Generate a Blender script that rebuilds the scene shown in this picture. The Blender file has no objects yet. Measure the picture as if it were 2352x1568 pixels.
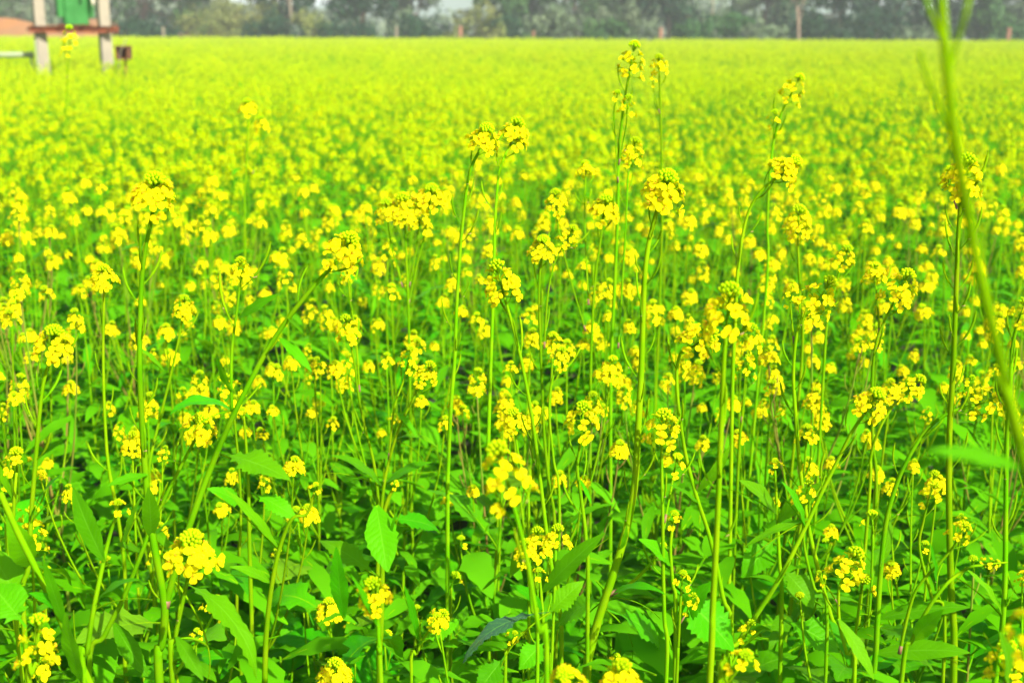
import bpy, math, random
import numpy as np
from mathutils import Vector, Matrix, Euler
R = math.radians
rnd = random.Random(7)
S = bpy.context.scene
COL = S.collection

# ------------------------------------------------------------------ camera
CAMZ = 1.60
cam_d = bpy.data.cameras.new('camera'); cam = bpy.data.objects.new('camera', cam_d); COL.objects.link(cam)
cam_d.sensor_width = 36; cam_d.lens = 43.45
cam_d.clip_start = 0.05; cam_d.clip_end = 3000
cam.location = (0, 0, CAMZ)
CM = Euler((R(90 - 14.2), 0, 0)).to_matrix() @ Matrix.Rotation(R(0.25), 3, 'Z')
cam.rotation_euler = CM.to_euler()
cam_d.dof.use_dof = True; cam_d.dof.focus_distance = 1.45; cam_d.dof.aperture_fstop = 6.3
cam_d.dof.aperture_blades = 7
S.camera = cam
FP = 2352 * 43.45 / 36

# ------------------------------------------------------------------ sky, sun, exposure
SUN_EL, SUN_AZ = R(41), R(142)          # azimuth clockwise from the view direction (+Y)
w = bpy.data.worlds.new('World'); S.world = w; w.use_nodes = True
nt = w.node_tree; nt.nodes.clear()
sky = nt.nodes.new('ShaderNodeTexSky'); sky.sky_type = 'NISHITA'; sky.sun_disc = False
sky.sun_elevation = SUN_EL; sky.sun_rotation = SUN_AZ; sky.air_density = 1.3; sky.dust_density = 4.0
bg = nt.nodes.new('ShaderNodeBackground'); bg.inputs[1].default_value = 0.070
wo = nt.nodes.new('ShaderNodeOutputWorld')
nt.links.new(sky.outputs[0], bg.inputs[0]); nt.links.new(bg.outputs[0], wo.inputs[0])
sd = bpy.data.lights.new('sun', 'SUN'); sd.energy = 4.6; sd.angle = R(0.53); sd.color = (1.0, 0.94, 0.84)
sun = bpy.data.objects.new('sun', sd); COL.objects.link(sun)
sv = Vector((math.sin(SUN_AZ) * math.cos(SUN_EL), math.cos(SUN_AZ) * math.cos(SUN_EL), math.sin(SUN_EL)))
sun.rotation_euler = sv.to_track_quat('Z', 'Y').to_euler(); sun.location = (8, -6, 12)
S.view_settings.view_transform = 'Standard'; S.view_settings.look = 'None'
S.view_settings.exposure = 1.25; S.view_settings.gamma = 1
S.render.engine = 'CYCLES'
S.cycles.use_denoising = True
S.cycles.max_bounces = 6; S.cycles.diffuse_bounces = 3; S.cycles.glossy_bounces = 2
S.cycles.transmission_bounces = 3; S.cycles.volume_bounces = 1

def at(u, v, Y):
    """world point on the vertical plane y=Y seen at picture position (u,v) of a 2352-wide frame"""
    d = CM @ Vector(((u - 1176) / FP, -(v - 784) / FP, -1))
    t = Y / d.y
    return Vector((0, 0, CAMZ)) + d * t
def pxm(Y, v=784):
    """metres per picture unit at distance Y"""
    d = CM @ Vector((0, -(v - 784) / FP, -1))
    return (Y / d.y) / FP

# ------------------------------------------------------------------ materials
def mat(name, col, rough=0.5, trans=0.0, tcol=None, var=0.0, noise=None, spec=0.4, hue=0.0, veins=False, bump=0.0, bscale=40):
    m = bpy.data.materials.new(name); m.use_nodes = True
    n = m.node_tree; n.nodes.clear()
    L = n.links.new
    out = n.nodes.new('ShaderNodeOutputMaterial')
    p = n.nodes.new('ShaderNodeBsdfPrincipled')
    p.inputs['Roughness'].default_value = rough
    p.inputs['Specular IOR Level'].default_value = spec
    if veins: p.inputs['Specular Tint'].default_value = (.5, 1, .25, 1)
    rgb = n.nodes.new('ShaderNodeRGB'); rgb.outputs[0].default_value = (*col, 1)
    c = rgb.outputs[0]
    if noise:                                  # (second colour, scale)
        tc = n.nodes.new('ShaderNodeTexCoord')
        nz = n.nodes.new('ShaderNodeTexNoise'); nz.inputs['Scale'].default_value = noise[1]; nz.inputs['Detail'].default_value = 4
        L(tc.outputs['Object'], nz.inputs['Vector'])
        rp = n.nodes.new('ShaderNodeMapRange'); rp.inputs[1].default_value = 0.38; rp.inputs[2].default_value = 0.62
        L(nz.outputs['Fac'], rp.inputs[0])
        mx = n.nodes.new('ShaderNodeMix'); mx.data_type = 'RGBA'; mx.inputs[7].default_value = (*noise[0], 1)
        L(rp.outputs[0], mx.inputs[0]); L(c, mx.inputs[6]); c = mx.outputs[2]
    if var or hue:
        oi = n.nodes.new('ShaderNodeObjectInfo')
        hs = n.nodes.new('ShaderNodeHueSaturation')
        a = n.nodes.new('ShaderNodeMapRange'); a.inputs[3].default_value = 1 - var; a.inputs[4].default_value = 1 + var
        L(oi.outputs['Random'], a.inputs[0]); L(a.outputs[0], hs.inputs['Value'])
        mu = n.nodes.new('ShaderNodeMath'); mu.operation = 'MULTIPLY'; mu.inputs[1].default_value = 7.31
        fr = n.nodes.new('ShaderNodeMath'); fr.operation = 'FRACT'
        b = n.nodes.new('ShaderNodeMapRange'); b.inputs[3].default_value = 0.5 - hue; b.inputs[4].default_value = 0.5 + hue
        L(oi.outputs['Random'], mu.inputs[0]); L(mu.outputs[0], fr.inputs[0]); L(fr.outputs[0], b.inputs[0]); L(b.outputs[0], hs.inputs['Hue'])
        L(c, hs.inputs['Color']); c = hs.outputs[0]
    bm_h = None
    if veins:
        uv = n.nodes.new('ShaderNodeUVMap')
        sp = n.nodes.new('ShaderNodeSeparateXYZ'); L(uv.outputs[0], sp.inputs[0])
        def M(op, *ins):
            q = n.nodes.new('ShaderNodeMath'); q.operation = op
            for i, x in enumerate(ins):
                if isinstance(x, (int, float)): q.inputs[i].default_value = x
                else: L(x, q.inputs[i])
            return q.outputs[0]
        ax = M('ABSOLUTE', M('SUBTRACT', sp.outputs[0], 0.5))           # 0 at midrib .. .5 at margin
        nz2 = n.nodes.new('ShaderNodeTexNoise'); nz2.inputs['Scale'].default_value = 9; L(uv.outputs[0], nz2.inputs['Vector'])
        ph = M('ADD', M('SUBTRACT', M('MULTIPLY', sp.outputs[1], 11.0), M('MULTIPLY', ax, 3.2)), M('MULTIPLY', nz2.outputs[0], 1.1))
        tri = M('ABSOLUTE', M('SUBTRACT', M('FRACT', ph), 0.5))         # 0 on a vein
        lat = M('SUBTRACT', 1.0, M('MINIMUM', M('DIVIDE', tri, 0.10), 1.0))
        mid = M('SUBTRACT', 1.0, M('MINIMUM', M('DIVIDE', ax, 0.035), 1.0))
        vn = M('MAXIMUM', M('MULTIPLY', lat, 0.45), mid)
        mv = n.nodes.new('ShaderNodeMix'); mv.data_type = 'RGBA'
        mv.inputs[7].default_value = (0.16, 0.46, 0.02, 1)
        L(M('MULTIPLY', vn, 0.42), mv.inputs[0]); L(c, mv.inputs[6]); c = mv.outputs[2]
        bm_h = M('SUBTRACT', M('MULTIPLY', M('MINIMUM', M('MULTIPLY', tri, 3.0), 1.0), 1.0), M('MULTIPLY', mid, 0.8))
    L(c, p.inputs['Base Color'])
    if bm_h is not None:
        bn = n.nodes.new('ShaderNodeBump'); bn.inputs['Strength'].default_value = 0.3; bn.inputs['Distance'].default_value = 0.0010
        L(bm_h, bn.inputs['Height']); L(bn.outputs[0], p.inputs['Normal'])
    elif bump:
        tc = n.nodes.new('ShaderNodeTexCoord')
        nz = n.nodes.new('ShaderNodeTexNoise'); nz.inputs['Scale'].default_value = bscale; nz.inputs['Detail'].default_value = 6
        L(tc.outputs['Object'], nz.inputs['Vector'])
        bn = n.nodes.new('ShaderNodeBump'); bn.inputs['Strength'].default_value = bump; bn.inputs['Distance'].default_value = 0.02
        L(nz.outputs['Fac'], bn.inputs['Height']); L(bn.outputs[0], p.inputs['Normal'])
    sh = p.outputs[0]
    if trans:
        t = n.nodes.new('ShaderNodeBsdfTranslucent')
        if tcol: t.inputs[0].default_value = (*tcol, 1)
        else: L(c, t.inputs[0])
        ms = n.nodes.new('ShaderNodeMixShader'); ms.inputs[0].default_value = trans
        L(sh, ms.inputs[1]); L(t.outputs[0], ms.inputs[2]); sh = ms.outputs[0]
    L(sh, out.inputs[0])
    return m

M_PETAL = mat('petal_yellow', (0.84, 0.78, 0.004), 0.65, 0.28, (0.88, 0.86, 0.002), var=0.06, hue=0.006, spec=0)
M_ORANGE = mat('anther_orange', (0.85, 0.42, 0.01), 0.6, spec=0.2)
M_BUD = mat('bud_green', (0.50, 0.74, 0.004), 0.55, 0.35, var=0.12, hue=0.01, spec=0)
M_STEM = mat('stem_green', (0.112, 0.325, 0.001), 0.5, 0.12, (0.22, 0.6, 0.004), var=0.18, hue=0.014, noise=((0.18, 0.35, 0.002), 30), spec=0)
M_STEMB = mat('stem_brownish', (0.20, 0.16, 0.03), 0.6, noise=((0.13, 0.26, 0.01), 9), spec=.05)
M_STRAW = mat('leaf_yellowing', (0.12, 0.30, 0.006), 0.6, 0.3, veins=True, spec=.06)
M_NODE = mat('stem_purple_node', (0.20, 0.11, 0.05), 0.6)
M_LEAF = mat('leaf_green', (0.056, 0.265, 0.001), 0.42, 0.30, (0.30, 0.78, 0.001), var=0.28, hue=0.02, veins=True, spec=0.10)
M_LEAFP = mat('leaf_green_far', (0.065, 0.27, 0.001), 0.5, 0.30, (0.17, 0.60, 0.002), noise=((0.085, 0.33, 0.004), 1.7), spec=0)
M_LEAFG = mat('leaf_wet_grey', (0.03, 0.10, 0.04), 0.16, 0.08, var=0.0, veins=True, spec=1.0)
M_PETALF = mat('petal_far', (0.52, 0.58, 0.0), 0.7, 0.30, (0.55, 0.68, 0.0), noise=((0.40, 0.55, 0.0), 0.8), spec=0)
M_DRY = mat('dry_petal', (0.62, 0.40, 0.16), 0.7, 0.2)
M_SOIL = mat('soil', (0.035, 0.045, 0.018), 0.95, noise=((0.06, 0.05, 0.03), 3.0), bump=0.6, bscale=14)
M_SAND = mat('sand_bank', (0.32, 0.13, 0.030), 0.95, noise=((0.23, 0.115, 0.045), 0.35), bump=0.5, bscale=3)
M_CONC = mat('pole_concrete', (0.31, 0.275, 0.205), 0.9, noise=((0.26, 0.235, 0.18), 5), bump=0.3)
M_RUST = mat('beam_rust', (0.22, 0.060, 0.022), 0.8, noise=((0.14, 0.04, 0.016), 7), bump=0.3)
M_DRUST = mat('box_rust', (0.20, 0.075, 0.022), 0.85, noise=((0.05, 0.02, 0.01), 12), bump=0.3)
M_TGREEN = mat('tank_green', (0.022, 0.15, 0.026), 0.5, noise=((0.035, 0.19, 0.04), 6), spec=.2)
M_WHITE = mat('porcelain_white', (0.72, 0.66, 0.52), 0.3)
M_PIPE = mat('pipe_white', (0.24, 0.30, 0.15), 0.5)
M_STAKE = mat('stake_red', (0.17, 0.075, 0.05), 0.85, noise=((0.34, 0.16, 0.10), 6))
M_PINK = mat('stake_pale', (0.20, 0.17, 0.12), 0.85)
M_BARK = mat('bark', (0.16, 0.11, 0.08), 0.9, bump=0.5)
M_PBARK = mat('bark_pale', (0.24, 0.17, 0.12), 0.9, bump=0.4)
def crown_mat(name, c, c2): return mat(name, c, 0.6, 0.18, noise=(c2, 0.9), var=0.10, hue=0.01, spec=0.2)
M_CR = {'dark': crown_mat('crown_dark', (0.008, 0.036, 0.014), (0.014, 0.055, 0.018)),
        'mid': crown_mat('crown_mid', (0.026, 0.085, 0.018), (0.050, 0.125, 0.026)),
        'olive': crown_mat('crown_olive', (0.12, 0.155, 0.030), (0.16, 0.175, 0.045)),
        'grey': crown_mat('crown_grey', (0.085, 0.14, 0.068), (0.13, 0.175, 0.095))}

# ------------------------------------------------------------------ mesh builder
class MB:
    def __init__(s): s.v = []; s.f = []; s.m = []; s.uv = []
    def add(s, vs, fs, mi=0, uvs=None):
        o = len(s.v); s.v.extend(vs)
        for f in fs:
            s.f.append(tuple(o + i for i in f)); s.m.append(mi)
        s.uv.extend(uvs if uvs else [(0.5, 0.5)] * len(vs))
    def tube(s, pts, rads, n=6, mi=0, cap=True):
        pts = [Vector(p) for p in pts]; N = len(pts); vs = []; fs = []
        ref = Vector((0.31, 0.93, 0.17))
        for i, p in enumerate(pts):
            t = (pts[min(i + 1, N - 1)] - pts[max(i - 1, 0)]).normalized()
            a = t.cross(ref)
            if a.length < 1e-3: a = t.cross(Vector((1, 0, 0)))
            a.normalize(); b = t.cross(a)
            for k in range(n):
                an = 2 * math.pi * k / n
                vs.append(tuple(p + (a * math.cos(an) + b * math.sin(an)) * rads[i]))
        for i in range(N - 1):
            for k in range(n):
                fs.append((i * n + k, i * n + (k + 1) % n, (i + 1) * n + (k + 1) % n, (i + 1) * n + k))
        if cap: fs.append(tuple(range(n))[::-1]); fs.append(tuple((N - 1) * n + k for k in range(n)))
        s.add(vs, fs, mi)
    def ell(s, c, ax, ln, r, mi=0, n=6, m=4):
        """ellipsoid bud, long axis ax"""
        c = Vector(c); ax = Vector(ax).normalized()
        pts = [c + ax * (-math.cos(math.pi * i / m) * ln * .5) for i in range(m + 1)]
        s.tube(pts, [max(1e-5, r * math.sin(math.pi * i / m) ** .8) if 0 < i < m else r * .18 for i in range(m + 1)], n, mi)
    def box(s, c, d, mi=0, rz=0, bev=0):
        x, y, z = [q / 2 for q in d]; c = Vector(c); mr = Matrix.Rotation(rz, 3, 'Z')
        vs = []
        b = bev
        for zz in (-z, z):
            for (px, py) in ((-x + b, -y), (x - b, -y), (x, -y + b), (x, y - b), (x - b, y), (-x + b, y), (-x, y - b), (-x, -y + b)) if b else ((-x, -y), (x, -y), (x, y), (-x, y)):
                vs.append(tuple(c + mr @ Vector((px, py, zz))))
        k = 8 if b else 4
        fs = [tuple(range(k))[::-1], tuple(range(k, 2 * k))] + [(i, (i + 1) % k, k + (i + 1) % k, k + i) for i in range(k)]
        s.add(vs, fs, mi)
    def xf(s, other, M, mimap=None):
        o = len(s.v); s.v.extend(tuple(M @ Vector(v)) for v in other.v)
        s.f.extend(tuple(o + i for i in f) for f in other.f)
        s.m.extend(mimap[i] if mimap else i for i in other.m); s.uv.extend(other.uv)
    def mesh(s, name, mats, smooth=True):
        me = bpy.data.meshes.new(name); me.from_pydata(s.v, [], s.f)
        for m in mats: me.materials.append(m)
        me.polygons.foreach_set('material_index', s.m)
        if smooth: me.polygons.foreach_set('use_smooth', [True] * len(s.f))
        ul = me.uv_layers.new(name='UVMap')
        li = np.empty(len(me.loops), np.int32); me.loops.foreach_get('vertex_index', li)
        ul.data.foreach_set('uv', np.array(s.uv, np.float32)[li].ravel())
        me.update(); return me
    def build(s, name, mats, parent=None, smooth=True, M=None):
        return ob(name, s.mesh(name, mats, smooth), parent, M)
def ob(name, data, parent=None, M=None):
    o = bpy.data.objects.new(name, data); COL.objects.link(o)
    if parent: o.parent = parent
    if M is not None: o.matrix_local = M
    return o
def tag(o, label=None, cat=None, group=None, kind=None):
    if label: o['label'] = label
    if cat: o['category'] = cat
    if group: o['group'] = group
    if kind: o['kind'] = kind
    return o
def thing(name, loc, label, cat, group=None):
    o = ob(name, None); o.location = loc; o.empty_display_size = 0.05
    return tag(o, label, cat, group)
def smoothpath(pts, seg=5):
    P = [Vector(p) for p in pts]
    if len(P) < 3: return P
    out = []
    for i in range(len(P) - 1):
        p0 = P[max(i - 1, 0)]; p1 = P[i]; p2 = P[i + 1]; p3 = P[min(i + 2, len(P) - 1)]
        for k in range(seg):
            t = k / seg; t2 = t * t; t3 = t2 * t
            out.append(0.5 * ((2 * p1) + (p2 - p0) * t + (2 * p0 - 5 * p1 + 4 * p2 - p3) * t2 + (3 * p1 - p0 - 3 * p2 + p3) * t3))
    out.append(P[-1]); return out
def frame(z, x=None):
    """rotation matrix 4x4 whose local z is z"""
    z = Vector(z).normalized(); x = Vector(x) if x is not None else Vector((0.3, -1, 0.1))
    y = z.cross(x)
    if y.length < 1e-4: y = z.cross(Vector((1, 0, 0)))
    y.normalize(); x = y.cross(z)
    return Matrix((x, y, z)).transposed().to_4x4()

# ------------------------------------------------------------------ flower parts
def flower_mb(rn, open_=1.0, detail=2, age=0):
    b = MB(); n = 3 if detail == 2 else 2
    for k in range(4):
        a = math.pi / 2 * k + rn.uniform(-.18, .18) + (0.18 if k % 2 else -0.18)
        L = rn.uniform(.0062, .0074); W = rn.uniform(.0052, .0064)
        dz = rn.uniform(-.1, .16) + (1 - open_) * .8; dr = rn.uniform(-.1, .1)
        prof = [(0.0, .14, 0, 0), (.30, .20, .0010, .0024), (.55, .80, .0030, .0034), (.80, 1.0, .0052, .0038), (.95, .72, .0066, .0036), (1.0, .28, .0071, .0033)] if detail == 2 else \
               [(0, .25, .0003, .001), (.5, .95, .0034, .003), (.85, .85, .006, .0035), (1, .3, .0071, .003)]
        vs = []; fs = []; uvs = []
        for (t, wd, r, z) in prof:
            r = r * L / .0071
            for j in range(n):
                s_ = (j / (n - 1) - .5) * 2
                x = r; y = s_ * wd * W / 2; zz = z + abs(s_) * .0006 * wd + dz * r * .6
                x = x * math.cos(dz * .5); y2 = y + dr * x
                vs.append((x * math.cos(a) - y2 * math.sin(a), x * math.sin(a) + y2 * math.cos(a), zz)); uvs.append((j / (n - 1), t))
        for i in range(len(prof) - 1):
            for j in range(n - 1): fs.append((i * n + j, i * n + j + 1, (i + 1) * n + j + 1, (i + 1) * n + j))
        b.add(vs, fs, 0, uvs)
    if detail == 2:
        for k in range(6):
            a = k * math.pi / 3 + rn.uniform(-.2, .2)
            e = Vector((.0014 * math.cos(a), .0014 * math.sin(a), rn.uniform(.005, .0062)))
            b.tube([(0, 0, .001), e * .6 + Vector((0, 0, .001)), e], [.00022] * 3, 3, 0, False)
            b.ell(e, (math.cos(a) * .4, math.sin(a) * .4, 1), .0016, .0005, 1, 4, 2)
        b.tube([(0, 0, 0), (0, 0, .004), (0, 0, .0068)], [.0005, .0005, .0006], 4, 2)
        for k in range(4):
            a = math.pi / 2 * k + .78
            b.tube([(.0004 * math.cos(a), .0004 * math.sin(a), 0), (.0024 * math.cos(a), .0024 * math.sin(a), .0022), (.0040 * math.cos(a), .0040 * math.sin(a), .0036)], [.0004, .0006, .0001], 3, 2, False)
    return b
FM = [M_PETAL, M_ORANGE, M_BUD, M_STEM]
frs = [flower_mb(random.Random(i), [1, 1, .8, 1, .55, .3][i]) for i in range(6)]
FLOW = [f.mesh('flower', FM) for f in frs]
frs_lo = [flower_mb(random.Random(20 + i), [1, .8, .5][i], 1) for i in range(3)]

def head_layout(rn, nfl=14, buds=26, loose=0.0):
    """positions of flowers (matrix), pedicel paths and buds for one raceme; z axis up, ~4.2 cm across"""
    fl = []; ped = []; bd = []
    for i in range(nfl):
        t = (i + .5) / nfl
        az = i * 2.39996 + rn.uniform(-.35, .35)
        el = R(2 + 40 * t + rn.uniform(-8, 8)) - loose * .2
        z0 = -.010 * loose + t * (.011 + .02 * loose)
        pl = rn.uniform(.0125, .0165) * (1.05 - .3 * t)
        d = Vector((math.cos(az) * math.cos(el), math.sin(az) * math.cos(el), math.sin(el)))
        b0 = Vector((0, 0, z0 - .004)); e = b0 + d * pl
        ped.append([b0, b0 + d * pl * .5 + Vector((0, 0, -.0008)), e])
        dd = (d + Vector((rn.uniform(-.3, .3), rn.uniform(-.3, .3), .35 + rn.uniform(-.3, .3)))).normalized()
        fl.append((Matrix.Translation(e) @ frame(dd, Vector((rn.uniform(-1, 1), rn.uniform(-1, 1), .2))) @ Matrix.Scale(rn.uniform(.96, 1.14), 4), i))
    for i in range(buds):
        t = (i + .5) / buds; az = i * 2.39996 + rn.uniform(-.1, .1)
        rr = .0080 * math.sqrt(t); z = .0285 + .02 * loose * .6 - rr * rr * 100
        d = Vector((math.cos(az) * rr * 90, math.sin(az) * rr * 90, 1)).normalized()
        bd.append((Vector((math.cos(az) * rr, math.sin(az) * rr, z)), d, .0034 + .0018 * t, .0013 + .0005 * t))
    return fl, ped, bd
def head_base_mb(ped, bd, axis_len=.016, nn=5):
    b = MB()
    b.tube([(0, 0, -.006), (0, 0, .008), (0, 0, axis_len + .005)], [.0014, .0012, .0009], 5, 3)
    for p in ped: b.tube(p, [.00045, .0004, .0005], 3 if nn < 6 else 4, 3, False)
    return b
def bud_mb(bd, n=6, m=4):
    b = MB()
    for (c, d, l, r) in bd:
        b.ell(c, d, l, r, 2, n, m)
        b.tube([Vector((0, 0, c.z - .010)), c - d * l * .4], [.0004, .0004], 3, 3, False)
    return b
HEADS = []          # detailed heads: layout + shared meshes
specs = [(18, 26, 0), (21, 30, 0), (17, 34, 0), (17, 22, .6), (12, 22, .9), (5, 30, .1), (14, 24, .4), (7, 14, .9)]
for i, (nf, nb, lo) in enumerate(specs):
    rn = random.Random(100 + i); fl, ped, bd = head_layout(rn, nf, nb, lo)
    HEADS.append((fl, head_base_mb(ped, bd).mesh('flower_head', FM), bud_mb(bd).mesh('bud_cluster', FM), fl))
def full_head_mb(i, hi=True):
    """one-mesh head for mid-distance plants"""
    nf, nb, lo = specs[i % len(specs)]; nf += 3 + nf // 5
    rn = random.Random(300 + i); fl, ped, bd = head_layout(rn, nf, nb if hi else nb // 2, lo)
    b = head_base_mb(ped, bd) if hi else MB()
    b.xf(bud_mb(bd, 5, 3) if hi else bud_mb([(c, d, l * 1.3, r * 1.4) for c, d, l, r in bd], 3, 2), Matrix.Identity(4))
    for M, k in fl: b.xf((frs if hi else frs_lo)[rn.choice((0, 1, 2, 3, 4) if hi else (0, 1, 2))], M)
    return b
MIDHEADS = [full_head_mb(i).mesh('flower_head', FM) for i in range(8)]
def budhead():
    rn = random.Random(55); fl, ped, bd = head_layout(rn, 3, 30, 0)
    b = head_base_mb(ped, bd); b.xf(bud_mb(bd, 5, 3), Matrix.Identity(4))
    b.xf(frs[4], fl[1][0]); return b
BUDHEAD = budhead().mesh('bud_cluster', FM)
def pod_mb(rn, L=.045):
    b = MB(); bend = rn.uniform(-.3, .5)
    P = [Vector((0, 0, 0)), Vector((.14, 0, .15)), Vector((.26, 0, .31)), Vector((.37, bend * .05, .50)), Vector((.45, bend * .08, .72)), Vector((.49, bend * .1, .92)), Vector((.50, bend * .1, 1.02))]
    P = [p * L for p in smoothpath(P, 2)]
    n = len(P)
    rr = []
    for i in range(n):
        t = i / (n - 1)
        rr.append(.00055 if t < .3 else (.0011 + (.00018 if i % 2 else 0)) if t < .86 else .0005)
    b.tube(P, rr, 5, 0); b.ell(P[-1], (0, 0, 1), .0014, .0008, 0, 5, 3)
    if rn.random() < .35: b.ell(P[4] + Vector((.001, 0, 0)), (.5, .6, .2), .004, .0006, 1, 4, 3)
    return b
PODMB = [pod_mb(random.Random(60 + i), .031 + .004 * (i % 4)) for i in range(6)]
PODS = [p.mesh('seed_pod', [M_STEM, M_DRY]) for p in PODMB]

# ------------------------------------------------------------------ leaves (length 1 along +y, normal +z)
def leaf_mb(rn, kind='lance', width=.24, bend=.7, fold=.25, wave=.02, seg=None, across=4, twist=0.0, bend0=0.0, unit_chord=False):
    big = kind == 'big'
    seg = seg or (22 if big else 12)
    pts = []; ang = bend0; y = z = 0.0; ds = 1.0 / seg
    prof = []
    for i in range(seg + 1):
        t = i / seg
        if big:
            if t < .22: wd = .05 + .02 * t
            else:
                q = (t - .22) / .78
                wd = (math.sin(math.pi * q ** .72) ** .75) * (1 - .25 * q)
                if .22 < t < .45: wd *= .72 + .28 * math.sin((t - .22) * 40)
                wd = max(wd, .05)
        else:
            wd = max(.05, math.sin(math.pi * min(1, t * .93 + .045)) ** 1.05)
        prof.append((t, wd, y, z, ang))
        ang -= bend * ds * (0.5 + 1.0 * t); y += math.cos(ang) * ds; z += math.sin(ang) * ds
    vs = []; fs = []; uvs = []
    ph = rn.uniform(0, 6)
    if unit_chord:
        L = math.hypot(y, z); ca, sa = y / L, z / L
    for i, (t, wd, yy, zz, an) in enumerate(prof):
        tooth = 0
        for j in range(across + 1):
            s_ = (j / across - .5) * 2
            w2 = wd * width / 2
            e = abs(s_) >= .99
            off = 0
            if e and 0 < i < seg:
                w2 *= (1 + (.11 if big else .035) * (1 if i % 2 else -1) * (1 if t > .24 else 0) + rn.uniform(-.05, .05))
                off = -.015 if (big and i % 2) else 0
            x = s_ * w2
            up = abs(s_) * w2 * fold + wave * math.sin(t * 17 + ph + (2 if s_ > 0 else 0)) * abs(s_) ** 1.5 * min(1, wd)
            up -= .10 * w2 * s_ * s_
            if twist: x, up = x * math.cos(twist * t) - up * math.sin(twist * t), x * math.sin(twist * t) + up * math.cos(twist * t)
            Y_, Z_ = yy - math.sin(an) * up + off, zz + math.cos(an) * up
            if unit_chord: Y_, Z_ = (Y_ * ca + Z_ * sa) / L, (-Y_ * sa + Z_ * ca) / L
            vs.append((x, Y_, Z_)); uvs.append((j / across, t))
    n = across + 1
    for i in range(seg):
        for j in range(across): fs.append((i * n + j, i * n + j + 1, (i + 1) * n + j + 1, (i + 1) * n + j))
    b = MB(); b.add(vs, fs, 0, uvs)
    b.tube([(0, p[2], p[3] - .004) for p in prof[:-1:2]], [(.011 if big else .013) * (1 - .8 * p[0]) for p in prof[:-1:2]], 4, 1, False)
    return b
LM = [M_LEAF, M_STEM]
LANCE = [leaf_mb(random.Random(i), 'lance', .17 + .025 * (i % 4), [.5, .9, 1.5, .3, 1.1, .7, 2.0, .8][i], .35 - .03 * i, .012, twist=[0, .5, -.4, .2, 0, -.7, .3, 0][i]) for i in range(8)]
BIG = [leaf_mb(random.Random(40 + i), 'big', .38 + .03 * (i % 4), [.8, 1.3, 1.9, .6, 1.5, 1.0, 2.2, 1.2][i], .28, .03, twist=[0, .4, -.4, .2, 0, -.3, .3, .1][i]) for i in range(8)]
LANCE_ME = [b.mesh('leaf', LM) for b in LANCE]; BIG_ME = [b.mesh('leaf', LM) for b in BIG] + [BIG[3].mesh('leaf', [M_STRAW, M_STEM])]

def leaf_matrix(base, az, el, L, roll=0.0):
    d = Vector((math.cos(az) * math.cos(el), math.sin(az) * math.cos(el), math.sin(el)))
    side = Vector((math.sin(az), -math.cos(az), 0)); nrm = side.cross(d)
    if nrm.z < 0: nrm = -nrm; side = -side
    side = d.cross(nrm).normalized()
    m = Matrix((side, d, nrm)).transposed().to_4x4() @ Matrix.Rotation(roll, 4, 'Y')
    return Matrix.Translation(base) @ m @ Matrix.Scale(L, 4)

# ------------------------------------------------------------------ detailed flower head object (part > flowers, buds)
def put_head(parent, pos, axis, scale, idx, rn, spin=None, few=None):
    fl, base_me, bud_me, _ = HEADS[idx % len(HEADS)]
    M = Matrix.Translation(pos) @ frame(axis) @ Matrix.Rotation(rn.uniform(0, 6.28) if spin is None else spin, 4, 'Z') @ Matrix.Scale(scale, 4)
    h = ob('flower_head', base_me, parent, M)
    ob('bud_cluster', bud_me, h)
    for k, (FMx, i) in enumerate(fl):
        j = rn.choice((0, 1, 2, 3, 0, 1, 4)) if i > 1 else rn.choice((4, 5, 2))
        ob('flower', FLOW[j], h, FMx)
    return h

def stem_on(b, pts, r0, r1, n=7, mi=0):
    P = smoothpath(pts, 5); N = len(P)
    b.tube(P, [r0 + (r1 - r0) * (i / (N - 1)) for i in range(N)], n, mi)
    return P
def pods_on(parent, P, rn, i0, i1, n, base):
    """individual pods spiralling along path P (top first) as parts"""
    for k in range(n):
        i = int(i0 + (i1 - i0) * (k + rn.random() * .6) / n); i = min(max(i, 1), len(P) - 2)
        d = (P[i - 1] - P[i + 1]).normalized(); az = k * 2.4 + rn.uniform(-.4, .4)
        F = frame(d, Vector((math.cos(az), math.sin(az), .1)))
        ob('seed_pod', rn.choice(PODS), parent, Matrix.Translation(P[i] - base) @ F @ Matrix.Scale(rn.uniform(.8, 1.25), 4))
def nodeleaf(parent, p, rn, az, L, kind, el=.7):
    me = rn.choice(LANCE_ME if kind == 'lance' else BIG_ME)
    return ob('leaf', me, parent, leaf_matrix(p, az, el, L, rn.uniform(-.3, .3)))

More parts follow.
